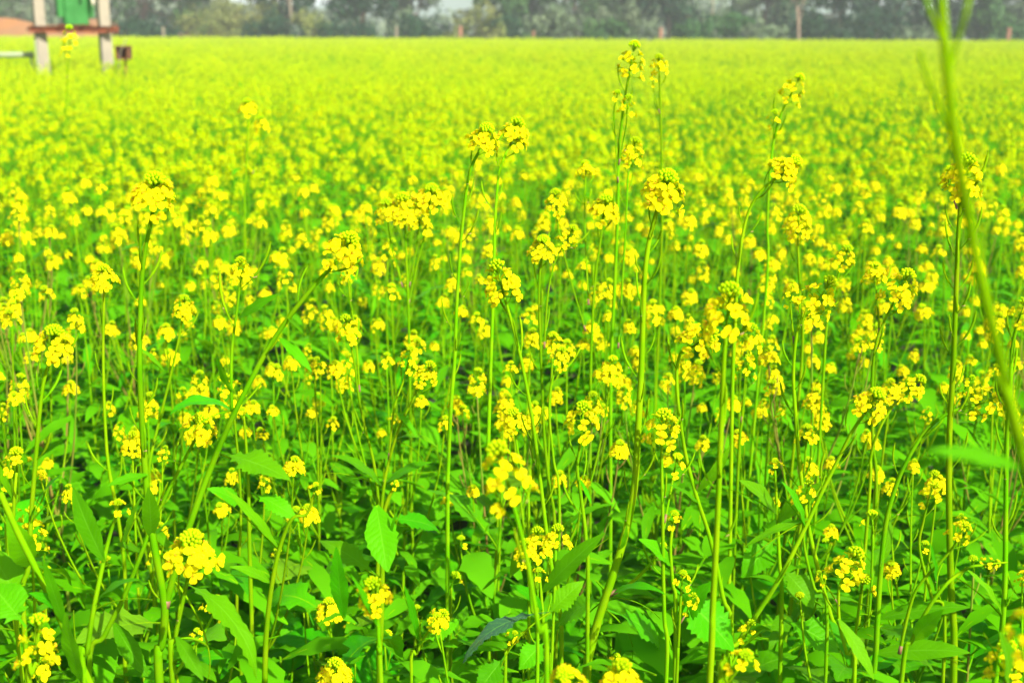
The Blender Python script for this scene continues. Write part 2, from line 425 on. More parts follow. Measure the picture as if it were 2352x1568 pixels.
exec_heroes = []
def hero(label, Y, branches, leaves=(), low=5, group='mustard plants of the front rows', seed=0, bx=0):
    """branches: list of (points top->bottom in picture units, head list [(index along path 0 = top, width px, spec)], r_top, r_bottom, pods)
       the first branch is the main stem and runs on to the ground"""
    rn = random.Random(1000 + seed)
    (pts0, *_r) = branches[0]
    last = at(*pts0[-1], Y)
    x_lo = last.x + (at(*pts0[-1], Y).x - at(*pts0[-2], Y).x) * .5
    base = Vector((x_lo + bx + rn.uniform(-.02, .02), Y + rn.uniform(-.02, .05), 0))
    root = thing('mustard_plant', base, label, 'mustard plant', group)
    sb = MB(); paths = []
    for bi, br in enumerate(branches):
        pts, heads, r0, r1, npod = br[:5]
        dy = br[5] if len(br) > 5 else 0
        W = []
        n = len(pts)
        for i, (u, v) in enumerate(pts):
            W.append(at(u, v, Y + dy * (1 - i / max(1, n - 1)) + (rn.uniform(-.006, .006) if 0 < i < n - 1 else 0)))
        if bi == 0 and W[-1].z > .02:
            l = W[-1]
            W += [l.lerp(base, .45) + Vector((rn.uniform(-.01, .01), 0, 0)), base.copy()]
        P = stem_on(sb, [p - base for p in W], r0 * .85, r1 * .82, 8)
        Pw = [p + base for p in P]; paths.append(Pw)
        if bi > 0 and seed != 31 and min((p + base - q).length for p in P[-1:] for q in paths[0]) < .03:     # purple flush where a branch leaves the stem
            q = P[-1]; d = (P[-2] - q).normalized()
            sb.tube([q + d * .010, q + d * .005, q], [r1 * .84, r1 * .9, r1 * .98], 8, 1)
        for (wpx, spec) in heads:
            t = (P[0] - P[2]).normalized()
            ax = (t * .8 + Vector((rn.uniform(-.1, .1), -.42, .38))).normalized()
            sc = wpx * pxm(Y + dy, pts[0][1]) / .042
            put_head(root, P[0] + t * .006 * sc, ax, sc, spec, rn)
        if npod: pods_on(root, Pw, rn, 2, int(len(P) * .55), npod, base)
    sb.build('stem', [M_STEM, M_NODE], root)
    for lf in leaves:
        (u0, v0), (u1, v1), wpx = lf[:3]
        kind = lf[3] if len(lf) > 3 else 'lance'; bend = lf[4] if len(lf) > 4 else .5
        dY = lf[5] if len(lf) > 5 else -.03; nv = Vector(lf[6]) if len(lf) > 6 else Vector((.1, -.6, .8)); m = lf[7] if len(lf) > 7 else M_LEAF
        A = at(u0, v0, Y); B = at(u1, v1, Y + dY); d = B - A; L = d.length; d.normalize()
        side = d.cross(nv).normalized(); nrm = side.cross(d)
        lb = leaf_mb(rn, kind, wpx * pxm(Y, v0) / L, bend, .22, .012 if kind == 'lance' else .02, seg=18 if kind == 'lance' else 26, across=6, unit_chord=True)
        Mx = Matrix.Translation(A - base) @ Matrix((side, d, nrm)).transposed().to_4x4() @ Matrix.Scale(L, 4)
        lb.build('leaf', [m, M_STEM], root, True, Mx)
    P = paths[0]
    for k in range(low):
        z = rn.uniform(.22, .66); c = min(P, key=lambda p: abs(p.z - z))
        nodeleaf(root, c - base, rn, rn.uniform(0, 6.28), rn.uniform(.14, .22), 'big', rn.uniform(.2, .9))
    return root, paths

# heroes: positions read off the photograph in 2352-wide picture units
H0 = hero('tall forked mustard plant at left with one straight stem and one branch leaning right', 1.22, [
    ([(352, 478), (330, 600), (323, 700), (321, 850), (328, 1000), (338, 1130), (352, 1240), (378, 1390), (372, 1480), (366, 1568)], [(110, 1)], .0022, .0068, 14),
    ([(775, 598), (700, 682), (622, 790), (545, 935), (490, 1060), (445, 1180), (405, 1300), (380, 1395)], [(100, 0)], .0024, .0048, 4),
    ([(553, 640), (543, 720), (533, 800), (531, 880), (533, 942)], [(55, 3)], .0014, .0024, 2, .02)],
    [((533, 942), (385, 960), 46, 'lance', 1.6, -.03, (0, -.2, 1)), ((640, 775), (720, 860), 26, 'lance', .7), ((548, 730), (645, 672), 22, 'lance', .5, -.02, (.3, -.8, .5)),
     ((348, 1235), (340, 1110), 40, 'lance', .3, -.03, (.4, -.9, .2)), ((535, 905), (498, 812), 26, 'lance', .3, -.02, (-.5, -.8, .3)),
     ((400, 1330), (590, 1568), 60, 'big', 1.7, -.06, (.3, -.3, 1)), ((340, 1090), (240, 1120), 24, 'lance', .7), ((660, 730), (700, 770), 9, 'lance', .4)], 3, seed=1)
hero('mustard plant at far left whose round flower head shows green buds in its middle', 1.25, [
    ([(118, 818), (100, 880), (90, 960), (80, 1080), (72, 1180), (66, 1300), (56, 1450)], [(98, 2)], .0020, .0042, 9)],
    [((66, 1300), (10, 1180), 60, 'lance', .8, -.05), ((70, 1200), (150, 1085), 34, 'lance', .6, -.02, (.1, -.3, 1)), ((60, 1410), (-30, 1250), 95, 'big', .9, .02)], 3, seed=2)
hero('mustard plant with bud-centred flower head left of the leaning branch', 1.32, [
    ([(452, 1002), (420, 1062), (385, 1130), (350, 1205), (325, 1270), (285, 1370), (240, 1460), (205, 1560)], [(84, 2)], .0019, .0046, 5)],
    [((325, 1270), (255, 1250), 22, 'lance', .9), ((262, 1430), (345, 1560), 44, 'lance', .6, -.04, (-.2, -.6, .8)), ((345, 1210), (400, 1275), 22, 'lance', 1.1), ((330, 1250), (420, 1180), 10, 'lance', .3)], 3, seed=3)
hero('mustard plant with the largest rosette of yellow flowers, low at left', 1.08, [
    ([(438, 1302), (420, 1380), (402, 1470), (396, 1568)], [(128, 2)], .0020, .0038, 4)],
    [((404, 1460), (470, 1568), 34, 'lance', .5)], 2, seed=4)
hero('short mustard plant with budding head and three open flowers under the arching leaf', 1.30, [
    ([(490, 1410), (470, 1450), (435, 1500), (405, 1545), (395, 1568)], [(66, 5)], .0016, .0036, 0),
    ([(452, 1462), (450, 1500), (452, 1530)], [(34, 5)], .0012, .0016, 0)],
    [((452, 1520), (500, 1568), 26, 'lance', .4), ((450, 1515), (425, 1470), 12, 'lance', .3)], 4, seed=5)
hero('near mustard plant with slightly blurred flowers in the bottom left corner', .98, [
    ([(82, 1520), (74, 1550), (70, 1600)], [(105, 4)], .0018, .0034, 0)], [], 2, seed=6)
hero('slim mustard plant with flower head between the far-left plant and the tall forked one', 1.60, [
    ([(240, 655), (238, 720), (237, 820), (240, 940), (248, 1060), (268, 1170), (285, 1290), (290, 1420), (290, 1568)], [(66, 0)], .0019, .0042, 6)], [((280, 1260), (330, 1130), 16, 'lance', .3)], 4, seed=7)
hero('mustard plant with small open flower head left of the forked branch', 1.75, [
    ([(420, 725), (408, 790), (385, 890), (360, 990), (343, 1070), (338, 1160), (345, 1300)], [(54, 3)], .0017, .004, 4)], [((375, 850), (312, 795), 14, 'lance', .5), ((352, 1020), (375, 990), 12, 'lance', .4)], 4, seed=8)
hero('mustard plant with a mostly budded head cut by the left edge', 1.28, [
    ([(38, 1085), (34, 1130), (30, 1200), (25, 1320)], [(74, 5)], .0017, .0036, 0)], [((33, 1150), (-40, 1010), 16, 'lance', .3)], 3, seed=9)
hero('mustard plant with double flower head bowed to the right, left of centre', 1.62, [
    ([(972, 878), (950, 915), (918, 980), (893, 1060), (880, 1130), (872, 1240), (868, 1400)], [(62, 6)], .0017, .004, 3),
    ([(936, 838), (925, 880), (905, 940), (893, 1055)], [(50, 4)], .0013, .002, 2, .02)],
    [((905, 1010), (1010, 1035), 16, 'lance', 1.6, -.02, (0, -.3, 1)), ((880, 1120), (752, 1045), 32, 'lance', .9, -.03, (-.1, -.4, 1)), ((885, 1110), (1000, 1060), 28, 'lance', .6, -.03, (.1, -.6, 1)), ((912, 945), (960, 1010), 14, 'lance', .9)], 5, seed=10)
hero('mustard plant with loose flower head on a slightly bent stem left of centre', 1.72, [
    ([(803, 778), (815, 840), (822, 900), (838, 980), (858, 1060), (868, 1140), (872, 1260)], [(62, 3)], .0017, .0036, 3),
    ([(800, 640), (806, 700), (818, 780), (826, 900)], [(40, 4)], .0012, .0018, 3, .1)], [], 4, seed=11)
hero('mustard plant with flower head rich in green buds near the centre', 1.42, [
    ([(1158, 680), (1178, 750), (1200, 840), (1222, 960), (1238, 1080), (1255, 1220), (1275, 1360), (1290, 1500)], [(92, 3)], .0020, .0042, 9),],
    [((1255, 1220), (1170, 1330), 36, 'lance', .8, .03)], 5, seed=12)
hero('mustard plant with curved stem and twin flower heads high in the upper centre', 1.62, [
    ([(1103, 342), (1078, 400), (1064, 500), (1055, 600), (1048, 720), (1044, 830), (1036, 930), (1030, 1060), (1028, 1200)], [(80, 2)], .0022, .0042, 12),
    ([(1170, 335), (1148, 390), (1140, 460), (1136, 540), (1132, 700), (1125, 900), (1120, 1080)], [(84, 0)], .0018, .0036, 6, .12)],
    [], 4, seed=13)
hero('tallest mustard plant, its head touching the far edge of the field', 1.95, [
    ([(1446, 165), (1437, 215), (1428, 280), (1421, 360), (1419, 480), (1412, 650), (1404, 820), (1402, 1000), (1402, 1200)], [(66, 4)], .0020, .0048, 10),
    ([(1415, 232), (1410, 262), (1414, 330), (1420, 420)], [(34, 5)], .0010, .0014, 0),
    ([(1448, 375), (1442, 410), (1438, 500), (1430, 640), (1420, 800)], [(62, 3)], .0016, .002, 5, .03),
    ([(1440, 262), (1438, 290), (1430, 330), (1421, 380)], [(44, 7)], .0010, .0014, 0, -.02)],
    [], 4, seed=14)
hero('straight mustard plant with a big bright flower head and long pods right of centre', 1.36, [
    ([(1514, 468), (1494, 540), (1482, 620), (1477, 720), (1473, 850), (1466, 980), (1458, 1110), (1440, 1210), (1408, 1320), (1375, 1420), (1352, 1510), (1346, 1568)], [(108, 1)], .0026, .0078, 16),
    ([(1512, 1270), (1480, 1310), (1440, 1345), (1400, 1365)], [(40, 5)], .0018, .0034, 0)],
    [((1400, 1370), (1535, 1370), 26, 'lance', 1.4, -.04, (0, -.3, 1)), ((1425, 1265), (1440, 1200), 14, 'lance', .3), ((1395, 1400), (1520, 1500), 90, 'big', .8, .05, (0, -.5, 1)), ((1400, 1370), (1280, 1440), 70, 'big', .7, .05, (0, -.6, 1))], 4, seed=15)
hero('mustard plant with open flower head between the centre plants', 1.72, [
    ([(1244, 595), (1238, 660), (1240, 760), (1245, 880), (1250, 1000), (1262, 1120), (1275, 1250)], [(72, 2)], .0019, .0038, 7),
    ([(1298, 560), (1275, 600), (1258, 680), (1250, 800)], [(54, 6)], .0012, .0018, 2, .03)],
    [], 4, seed=16)
hero('mustard plant with short flower head right of the central bent stem', 1.70, [
    ([(1280, 838), (1265, 890), (1262, 960), (1272, 1060), (1285, 1180)], [(52, 6)], .0016, .0032, 2)], [], 4, seed=17)
hero('mustard plant with clear four-petalled flowers below centre', 1.34, [
    ([(1336, 990), (1330, 1040), (1326, 1080), (1336, 1150), (1346, 1240), (1350, 1380)], [(88, 6)], .0018, .0036, 5)], [((1332, 1100), (1360, 1160), 10, 'lance', .3)], 4, seed=18)
hero('mustard plant with drooping double flower head right of the straight thick stem', 1.32, [
    ([(1520, 1008), (1520, 1080), (1522, 1180), (1523, 1300), (1526, 1420), (1530, 1560)], [(90, 6)], .0019, .0036, 5),
    ([(1548, 1085), (1540, 1130), (1526, 1200)], [(58, 5)], .0013, .0018, 1, .02)], [], 3, seed=19)
hero('mustard plant with small flower head left of the blurred near one', 1.48, [
    ([(1182, 985), (1190, 1040), (1205, 1120), (1215, 1220)], [(68, 0)], .0016, .0032, 2)], [], 4, seed=20)
hero('near mustard plant with soft blurred flower clusters at lower centre', .86, [
    ([(1172, 1130), (1188, 1190), (1205, 1260), (1220, 1340), (1238, 1450), (1256, 1568)], [(126, 4)], .0018, .0028, 3)], [], 1, seed=21)
hero('near mustard plant with large blurred flower head on a thick stem right of centre', 1.02, [
    ([(1668, 760), (1662, 840), (1657, 960), (1652, 1100), (1645, 1250), (1637, 1400), (1630, 1568)], [(122, 3)], .0022, .0042, 6)], [((1655, 1100), (1650, 1020), 12, 'lance', .3)], 1, seed=22)
hero('mustard plant with a hooked dark stem bowing to its flower head', 1.34, [
    ([(1588, 795), (1565, 808), (1555, 850), (1558, 930), (1574, 1040), (1600, 1140), (1632, 1240), (1660, 1370), (1680, 1500)], [(92, 3)], .0017, .0040, 4)], [((1600, 1130), (1680, 1015), 30, 'lance', .5, -.02, (.4, -.8, .4)), ((1608, 1160), (1530, 1110), 12, 'lance', .5)], 4, seed=23)
hero('mustard plant whose stem leans right to its flower head in the upper right', 1.72, [
    ([(1785, 408), (1755, 432), (1722, 480), (1704, 550), (1693, 640), (1688, 760), (1682, 900)], [(84, 2)], .0020, .004, 8)], [], 4, seed=24)
hero('loose-headed mustard plant with pale ragged blooms right of centre', 1.42, [
    ([(1862, 712), (1840, 740), (1828, 780), (1822, 860), (1828, 960), (1838, 1080), (1855, 1200), (1880, 1310), (1910, 1420), (1950, 1550)], [(88, 4)], .0019, .0042, 10),
    ([(1815, 690), (1818, 730), (1824, 790)], [(40, 7)], .0010, .0014, 0)], [((1900, 1410), (1970, 1568), 26, 'lance', .5)], 3, seed=25)
hero('mustard plant with bowed twin flower clusters at right', 1.66, [
    ([(2055, 690), (2030, 740), (2010, 800), (2002, 900), (2005, 1020), (2010, 1180)], [(84, 3)], .0018, .0038, 4),
    ([(2010, 648), (2015, 690), (2020, 770)], [(60, 0)], .0012, .0018, 1, .05)], [], 4, seed=26)
hero('mustard plant leaning right with full flower head and round buds, right of centre', 1.34, [
    ([(1985, 950), (1955, 995), (1925, 1055), (1890, 1125), (1850, 1210), (1795, 1320), (1745, 1400), (1700, 1470), (1660, 1568)], [(90, 2)], .0021, .0046, 8)],
    [((1860, 1190), (1700, 1265), 22, 'lance', .6, -.02, (0, -.3, 1)), ((1850, 1210), (1790, 1100), 26, 'lance', .5)], 4, seed=27)
hero('mustard plant with compact flower head just right of the leaning one', 1.62, [
    ([(2080, 905), (2050, 935), (2020, 985), (2000, 1050), (1995, 1160)], [(66, 6)], .0016, .0034, 0)], [], 4, seed=28)
hero('mustard plant with arching stem that bends right into loose drooping blooms', 1.32, [
    ([(2238, 930), (2180, 948), (2130, 985), (2090, 1045), (2060, 1110), (2035, 1200), (2022, 1320), (2014, 1450), (2005, 1568)], [(80, 4)], .0020, .0046, 6),
    ([(2215, 895), (2195, 930), (2170, 955)], [(40, 7)], .001, .0012, 0)],
    [((2022, 1300), (2045, 1180), 30, 'lance', .4, .03, (.5, -.8, .2)), ((2016, 1420), (2240, 1395), 46, 'lance', .5, -.03, (-.1, -.5, .9)), ((2010, 1500), (2240, 1500), 54, 'lance', .45, -.04, (-.1, -.5, .9))], 4, seed=29)
hero('tall ribbed mustard stem with many long pods left of the blurred near stalk', 1.30, [
    ([(2208, 440), (2202, 520), (2198, 620), (2193, 750), (2187, 880), (2180, 1020), (2180, 1180), (2184, 1340), (2190, 1568)], [(94, 3)], .0022, .0056, 22),
    ([(2180, 420), (2188, 450), (2198, 480)], [(44, 7)], .0009, .0012, 0)], [], 3, seed=30)
hero('near mustard stalk, a thick blurred green stem crossing the right side of the photo', .50, [
    ([(2150, -260), (2156, -120), (2162, 0), (2178, 180), (2200, 360), (2232, 540), (2272, 720), (2310, 880), (2345, 1020), (2375, 1140)], [(200, 1)], .0019, .0031, 0),
    ([(2116, -60), (2130, 10), (2150, 60), (2172, 110)], [(70, 5)], .0012, .0014, 0),
    ([(2230, -30), (2218, 30), (2200, 90), (2184, 160)], [], .0012, .0013, 0),
    ([(2112, 120), (2130, 180), (2165, 260), (2195, 330)], [], .0010, .0012, 0, .03)],
    [((2345, 1075), (2110, 1035), 42, 'lance', .5, -.02, (0, -.7, .7))], 0, seed=31, bx=.5)
hero('podded mustard stem rising at the right edge', 1.30, [
    ([(2338, 740), (2325, 800), (2320, 900), (2312, 1020), (2310, 1180), (2308, 1340), (2300, 1460), (2285, 1568)], [(64, 7)], .0020, .0048, 10)], [((2305, 1400), (2330, 1340), 10, 'lance', .3), ((2306, 1420), (2210, 1300), 22, 'lance', .5)], 3, seed=32)
hero('mustard plant with spread yellow flowers beside lime buds low at right', 1.22, [
    ([(1935, 1330), (1926, 1360), (1928, 1430), (1945, 1500), (1962, 1568)], [(92, 6)], .0017, .0034, 2),
    ([(1890, 1335), (1905, 1355), (1928, 1390)], [(30, 7)], .0009, .001, 0)],
    [((1925, 1420), (2010, 1568), 34, 'lance', .5)], 3, seed=33)
hero('small mustard plant with two bright single flowers low right of centre', 1.24, [
    ([(1566, 1345), (1562, 1400), (1558, 1480), (1554, 1568)], [(48, 5)], .0015, .0028, 2),
    ([(1582, 1392), (1575, 1410), (1562, 1432)], [(42, 7)], .0008, .001, 0)], [], 3, seed=34)
hero('mustard plant with three-flower tip low beside the leaning stem', 1.20, [
    ([(1712, 1462), (1700, 1490), (1680, 1530), (1670, 1568)], [(48, 7)], .0014, .0026, 0)], [((1700, 1490), (1760, 1440), 10, 'lance', .2)], 3, seed=35)
hero('near mustard plant with blurred open flower at the bottom right of centre', .92, [
    ([(1695, 1535), (1670, 1568), (1650, 1600)], [(80, 5)], .0018, .003, 0)], [], 1, seed=36)
hero('near mustard plant with lime and yellow blurred head cut by the bottom edge', .88, [
    ([(1300, 1590), (1302, 1620), (1305, 1660)], [(100, 2)], .0018, .003, 0)], [], 1, seed=37)
hero('near mustard plant with blurred yellow petals along the bottom edge at centre', .88, [
    ([(1425, 1600), (1425, 1630), (1430, 1680)], [(110, 0)], .0018, .003, 0)], [], 1, seed=38)
hero('very near mustard plant whose orange-yellow blur is cut by the right edge', .62, [
    ([(2362, 1470), (2365, 1520), (2370, 1600)], [(110, 4)], .0018, .003, 0)], [], 0, seed=39)
hero('near mustard plant with blurred double flower head in the bottom right corner', .94, [
    ([(2310, 1550), (2315, 1580), (2320, 1640)], [(96, 6)], .0018, .003, 0)], [((2315, 1600), (2290, 1440), 60, 'lance', .4)], 1, seed=40)
hero('mustard plant with small arched tip of closed buds low at right', 1.24, [
    ([(2262, 1298), (2235, 1300), (2205, 1315), (2170, 1345), (2130, 1400), (2095, 1470), (2070, 1568)], [(44, 5)], .0016, .0038, 2),
    ([(2200, 1235), (2190, 1255), (2160, 1290), (2110, 1345), (2088, 1400), (2066, 1500)], [(56, 7)], .0014, .0024, 1, -.02)],
    [((2095, 1470), (2170, 1395), 40, 'lance', .3, -.03, (-.4, -.8, .5)), ((2150, 1355), (2130, 1235), 18, 'lance', .3)], 3, seed=41)
hero('mustard plant with few-petalled head in front of the arching stem', 1.30, [
    ([(2132, 1150), (2120, 1200), (2112, 1260), (2140, 1370), (2170, 1470)], [(56, 7)], .0014, .003, 1)], [], 3, seed=42)
hero('mustard plant with small head of yellow-tipped buds between the leaning stems', 1.36, [
    ([(1848, 1150), (1845, 1190), (1848, 1260), (1870, 1350), (1900, 1440)], [(54, 7)], .0015, .0032, 2)], [], 3, seed=43)
hero('mustard plant with bright clustered flowers on an arched branch, low left of centre', .98, [
    ([(862, 1385), (868, 1430), (872, 1500), (876, 1590)], [(88, 6)], .0018, .0034, 0)], [((868, 1440), (800, 1310), 16, 'lance', .3)], 2, seed=44)
hero('mustard plant with small pale yellow head on a leaning stem, low left of centre', 1.26, [
    ([(1002, 1430), (980, 1455), (958, 1500), (945, 1568)], [(58, 6)], .0015, .0030, 2)],
    [((962, 1470), (925, 1335), 18, 'lance', .3), ((960, 1480), (1060, 1420), 60, 'big', .5, .04, (0, -.6, 1))], 4, seed=45)
hero('mustard plant with open yellow flowers behind the blurred near head', 1.20, [
    ([(1210, 1290), (1216, 1330), (1222, 1400), (1235, 1500)], [(62, 6)], .0015, .0030, 0)], [], 3, seed=46)
hero('leafy mustard plant with a broad glossy leaf hanging straight down at lower centre', 1.22, [
    ([(905, 1120), (890, 1150), (880, 1200), (878, 1330), (875, 1450), (872, 1568)], [(26, 5)], .0020, .0052, 0),
    ([(722, 1130), (705, 1180), (672, 1190), (645, 1250), (625, 1340), (612, 1450), (608, 1568)], [(34, 5)], .0014, .004, 0)],
    [((865, 1160), (892, 1322), 74, 'lance', .35, -.05, (.1, -1, .25)), ((880, 1300), (920, 1150), 10, 'lance', .4), ((790, 1420), (772, 1245), 42, 'lance', .2, -.03, (-.2, -1, .2)),
     ((625, 1340), (520, 1300), 26, 'lance', .8), ((640, 1260), (500, 1110), 22, 'lance', .6), ((880, 1190), (1010, 1220), 50, 'big', .8, .04), ((878, 1330), (730, 1240), 60, 'big', .7, .05)], 5, seed=47)
hero('leafy mustard plant with large toothed leaf spread left of the centre', 1.50, [
    ([(560, 955), (565, 1020), (570, 1100), (572, 1200), (575, 1320)], [(30, 5)], .0018, .0042, 0)],
    [((500, 1040), (672, 1105), 80, 'big', .5, -.04, (.1, -.45, 1)), ((575, 1130), (690, 1200), 50, 'big', .8, -.02), ((572, 1170), (470, 1120), 45, 'big', .8)], 5, seed=48)
hero('mustard plant with broad upright leaves crowding the bottom left corner', 1.12, [
    ([(270, 1175), (255, 1220), (240, 1280), (215, 1400), (200, 1500), (195, 1568)], [(48, 5)], .0018, .0044, 0),
    ([(0, 1130), (40, 1220), (90, 1320), (130, 1400), (165, 1480), (250, 1660)], [], .0034, .0046, 0)],
    [((188, 1568), (150, 1395), 46, 'lance', .25, -.04, (-.3, -1, .2)), ((240, 1290), (165, 1110), 52, 'lance', .3, .04, (-.2, -.9, .4)), ((150, 1440), (95, 1270), 26, 'lance', .3), ((215, 1400), (330, 1330), 30, 'lance', .9, -.03, (0, -.4, 1)),
     ((60, 1440), (-20, 1340), 120, 'big', .5, .03, (.2, -.7, .7)), ((140, 1400), (60, 1360), 30, 'lance', .6)], 3, seed=49)
hero('mustard plant with a dusky grey glistening leaf curving down beneath the centre', 1.24, [
    ([(1175, 1470), (1165, 1500), (1160, 1568)], [(34, 5)], .0016, .0036, 0)],
    [((1262, 1405), (1060, 1530), 52, 'big', 1.3, -.03, (-.2, -.2, 1), M_LEAFG), ((1165, 1500), (1090, 1600), 60, 'big', .5)], 4, seed=50)
hero('leafy mustard plant with a twisted upright leaf left of the thick slanting stem', 1.28, [
    ([(1240, 1330), (1245, 1390), (1250, 1470), (1255, 1568)], [(40, 5)], .0018, .0040, 0)],
    [((1245, 1360), (1400, 1215), 44, 'lance', .5, -.02, (-.4, -.8, .5)), ((1250, 1420), (1345, 1330), 56, 'big', .6, .02), ((1248, 1400), (1165, 1340), 30, 'lance', .7), ((1255, 1470), (1190, 1540), 64, 'big', .8)], 4, seed=51)
hero('leafy mustard plant with a huge veined leaf right of centre near the bottom', 1.34, [
    ([(1545, 1210), (1540, 1260), (1545, 1340), (1552, 1450)], [(50, 5)], .0018, .0040, 0)],
    [((1548, 1350), (1690, 1500), 120, 'big', .4, -.03, (0, -.6, 1)), ((1545, 1300), (1460, 1235), 40, 'lance', .6), ((1550, 1440), (1640, 1330), 60, 'big', .5)], 4, seed=52)
hero('leafy mustard plant with broad pale leaves behind the low right flower head', 1.42, [
    ([(1780, 1080), (1785, 1180), (1790, 1290), (1795, 1420)], [(40, 5)], .0018, .0044, 0)],
    [((1785, 1180), (1690, 1100), 44, 'lance', .7), ((1788, 1230), (1700, 1330), 76, 'big', .6), ((1785, 1200), (1910, 1100), 40, 'lance', .7), ((1795, 1420), (1930, 1500), 90, 'big', .6, -.03), ((1790, 1300), (1870, 1400), 80, 'big', .7)], 4, seed=53)

hero('tall blurred mustard plant right of the tallest one, near the far field edge', 2.35, [
    ([(1514, 165), (1516, 230), (1519, 320), (1520, 440), (1518, 600)], [(46, 6)], .0018, .0036, 3), ([(1500, 192), (1506, 225), (1516, 262)], [(24, 7)], .001, .0012, 0)], [], 3, seed=61)
hero('blurred mustard plant with stacked loose blooms high at the upper right', 2.2, [
    ([(1812, 225), (1795, 260), (1778, 320), (1768, 400), (1762, 520), (1760, 660)], [(58, 4)], .0018, .0036, 4), ([(1776, 290), (1776, 320), (1770, 370)], [(40, 7)], .001, .0014, 0)], [], 3, seed=62)
hero('small blurred mustard plant sticking up in front of the transformer stand', 4.4, [
    ([(160, 100), (158, 135), (155, 200), (153, 300)], [(40, 4)], .0022, .0036, 0), ([(150, 125), (152, 150), (155, 180)], [(26, 7)], .0014, .0016, 0)], [], 2, seed=63)
hero('blurred mustard plant with a tall bright cluster in the upper left', 3.1, [
    ([(570, 262), (568, 320), (565, 400), (562, 500)], [(46, 0)], .002, .0036, 2), ([(600, 300), (596, 340), (580, 400)], [(40, 6)], .0014, .0018, 0)], [], 3, seed=64)
hero('bushy blurred mustard plant with four merged flower heads left of the curved stem', 2.05, [
    ([(930, 500), (932, 560), (936, 660), (940, 800)], [(78, 0)], .0018, .0038, 2), ([(985, 480), (975, 540), (955, 620), (938, 700)], [(76, 1)], .0013, .002, 1),
    ([(890, 505), (900, 570), (925, 660)], [(60, 6)], .0012, .0016, 1), ([(962, 520), (955, 580), (940, 660)], [(60, 4)], .0012, .0016, 1)], [], 4, seed=65)
hero('mustard plant with broad soft flower head just left of the tallest plant stem', 1.95, [
    ([(1385, 505), (1378, 560), (1366, 650), (1358, 800), (1356, 950)], [(78, 0)], .0018, .0036, 4), ([(1345, 405), (1343, 470), (1345, 560), (1352, 700)], [(48, 2)], .0013, .002, 3, .2),
    ([(1278, 485), (1285, 540), (1310, 640), (1345, 760)], [(58, 6)], .0012, .0018, 1)], [], 4, seed=66)
hero('mustard plant with green-topped flower head under the upper right leaning one', 1.95, [
    ([(1832, 540), (1834, 600), (1838, 690), (1840, 850)], [(74, 3)], .0018, .0036, 3)], [], 4, seed=67)
hero('mustard plant with medium flower head right of the loose ragged one', 1.9, [
    ([(1932, 610), (1918, 660), (1900, 740), (1890, 880)], [(58, 6)], .0017, .0036, 1)], [], 4, seed=68)
hero('mustard plant with stacked soft flower cluster below the blurred thick-stemmed head', 1.75, [
    ([(1722, 800), (1716, 860), (1705, 960), (1695, 1080)], [(64, 4)], .0016, .0036, 1), ([(1712, 860), (1708, 910), (1702, 970)], [(48, 7)], .001, .0014, 0)], [], 4, seed=69)


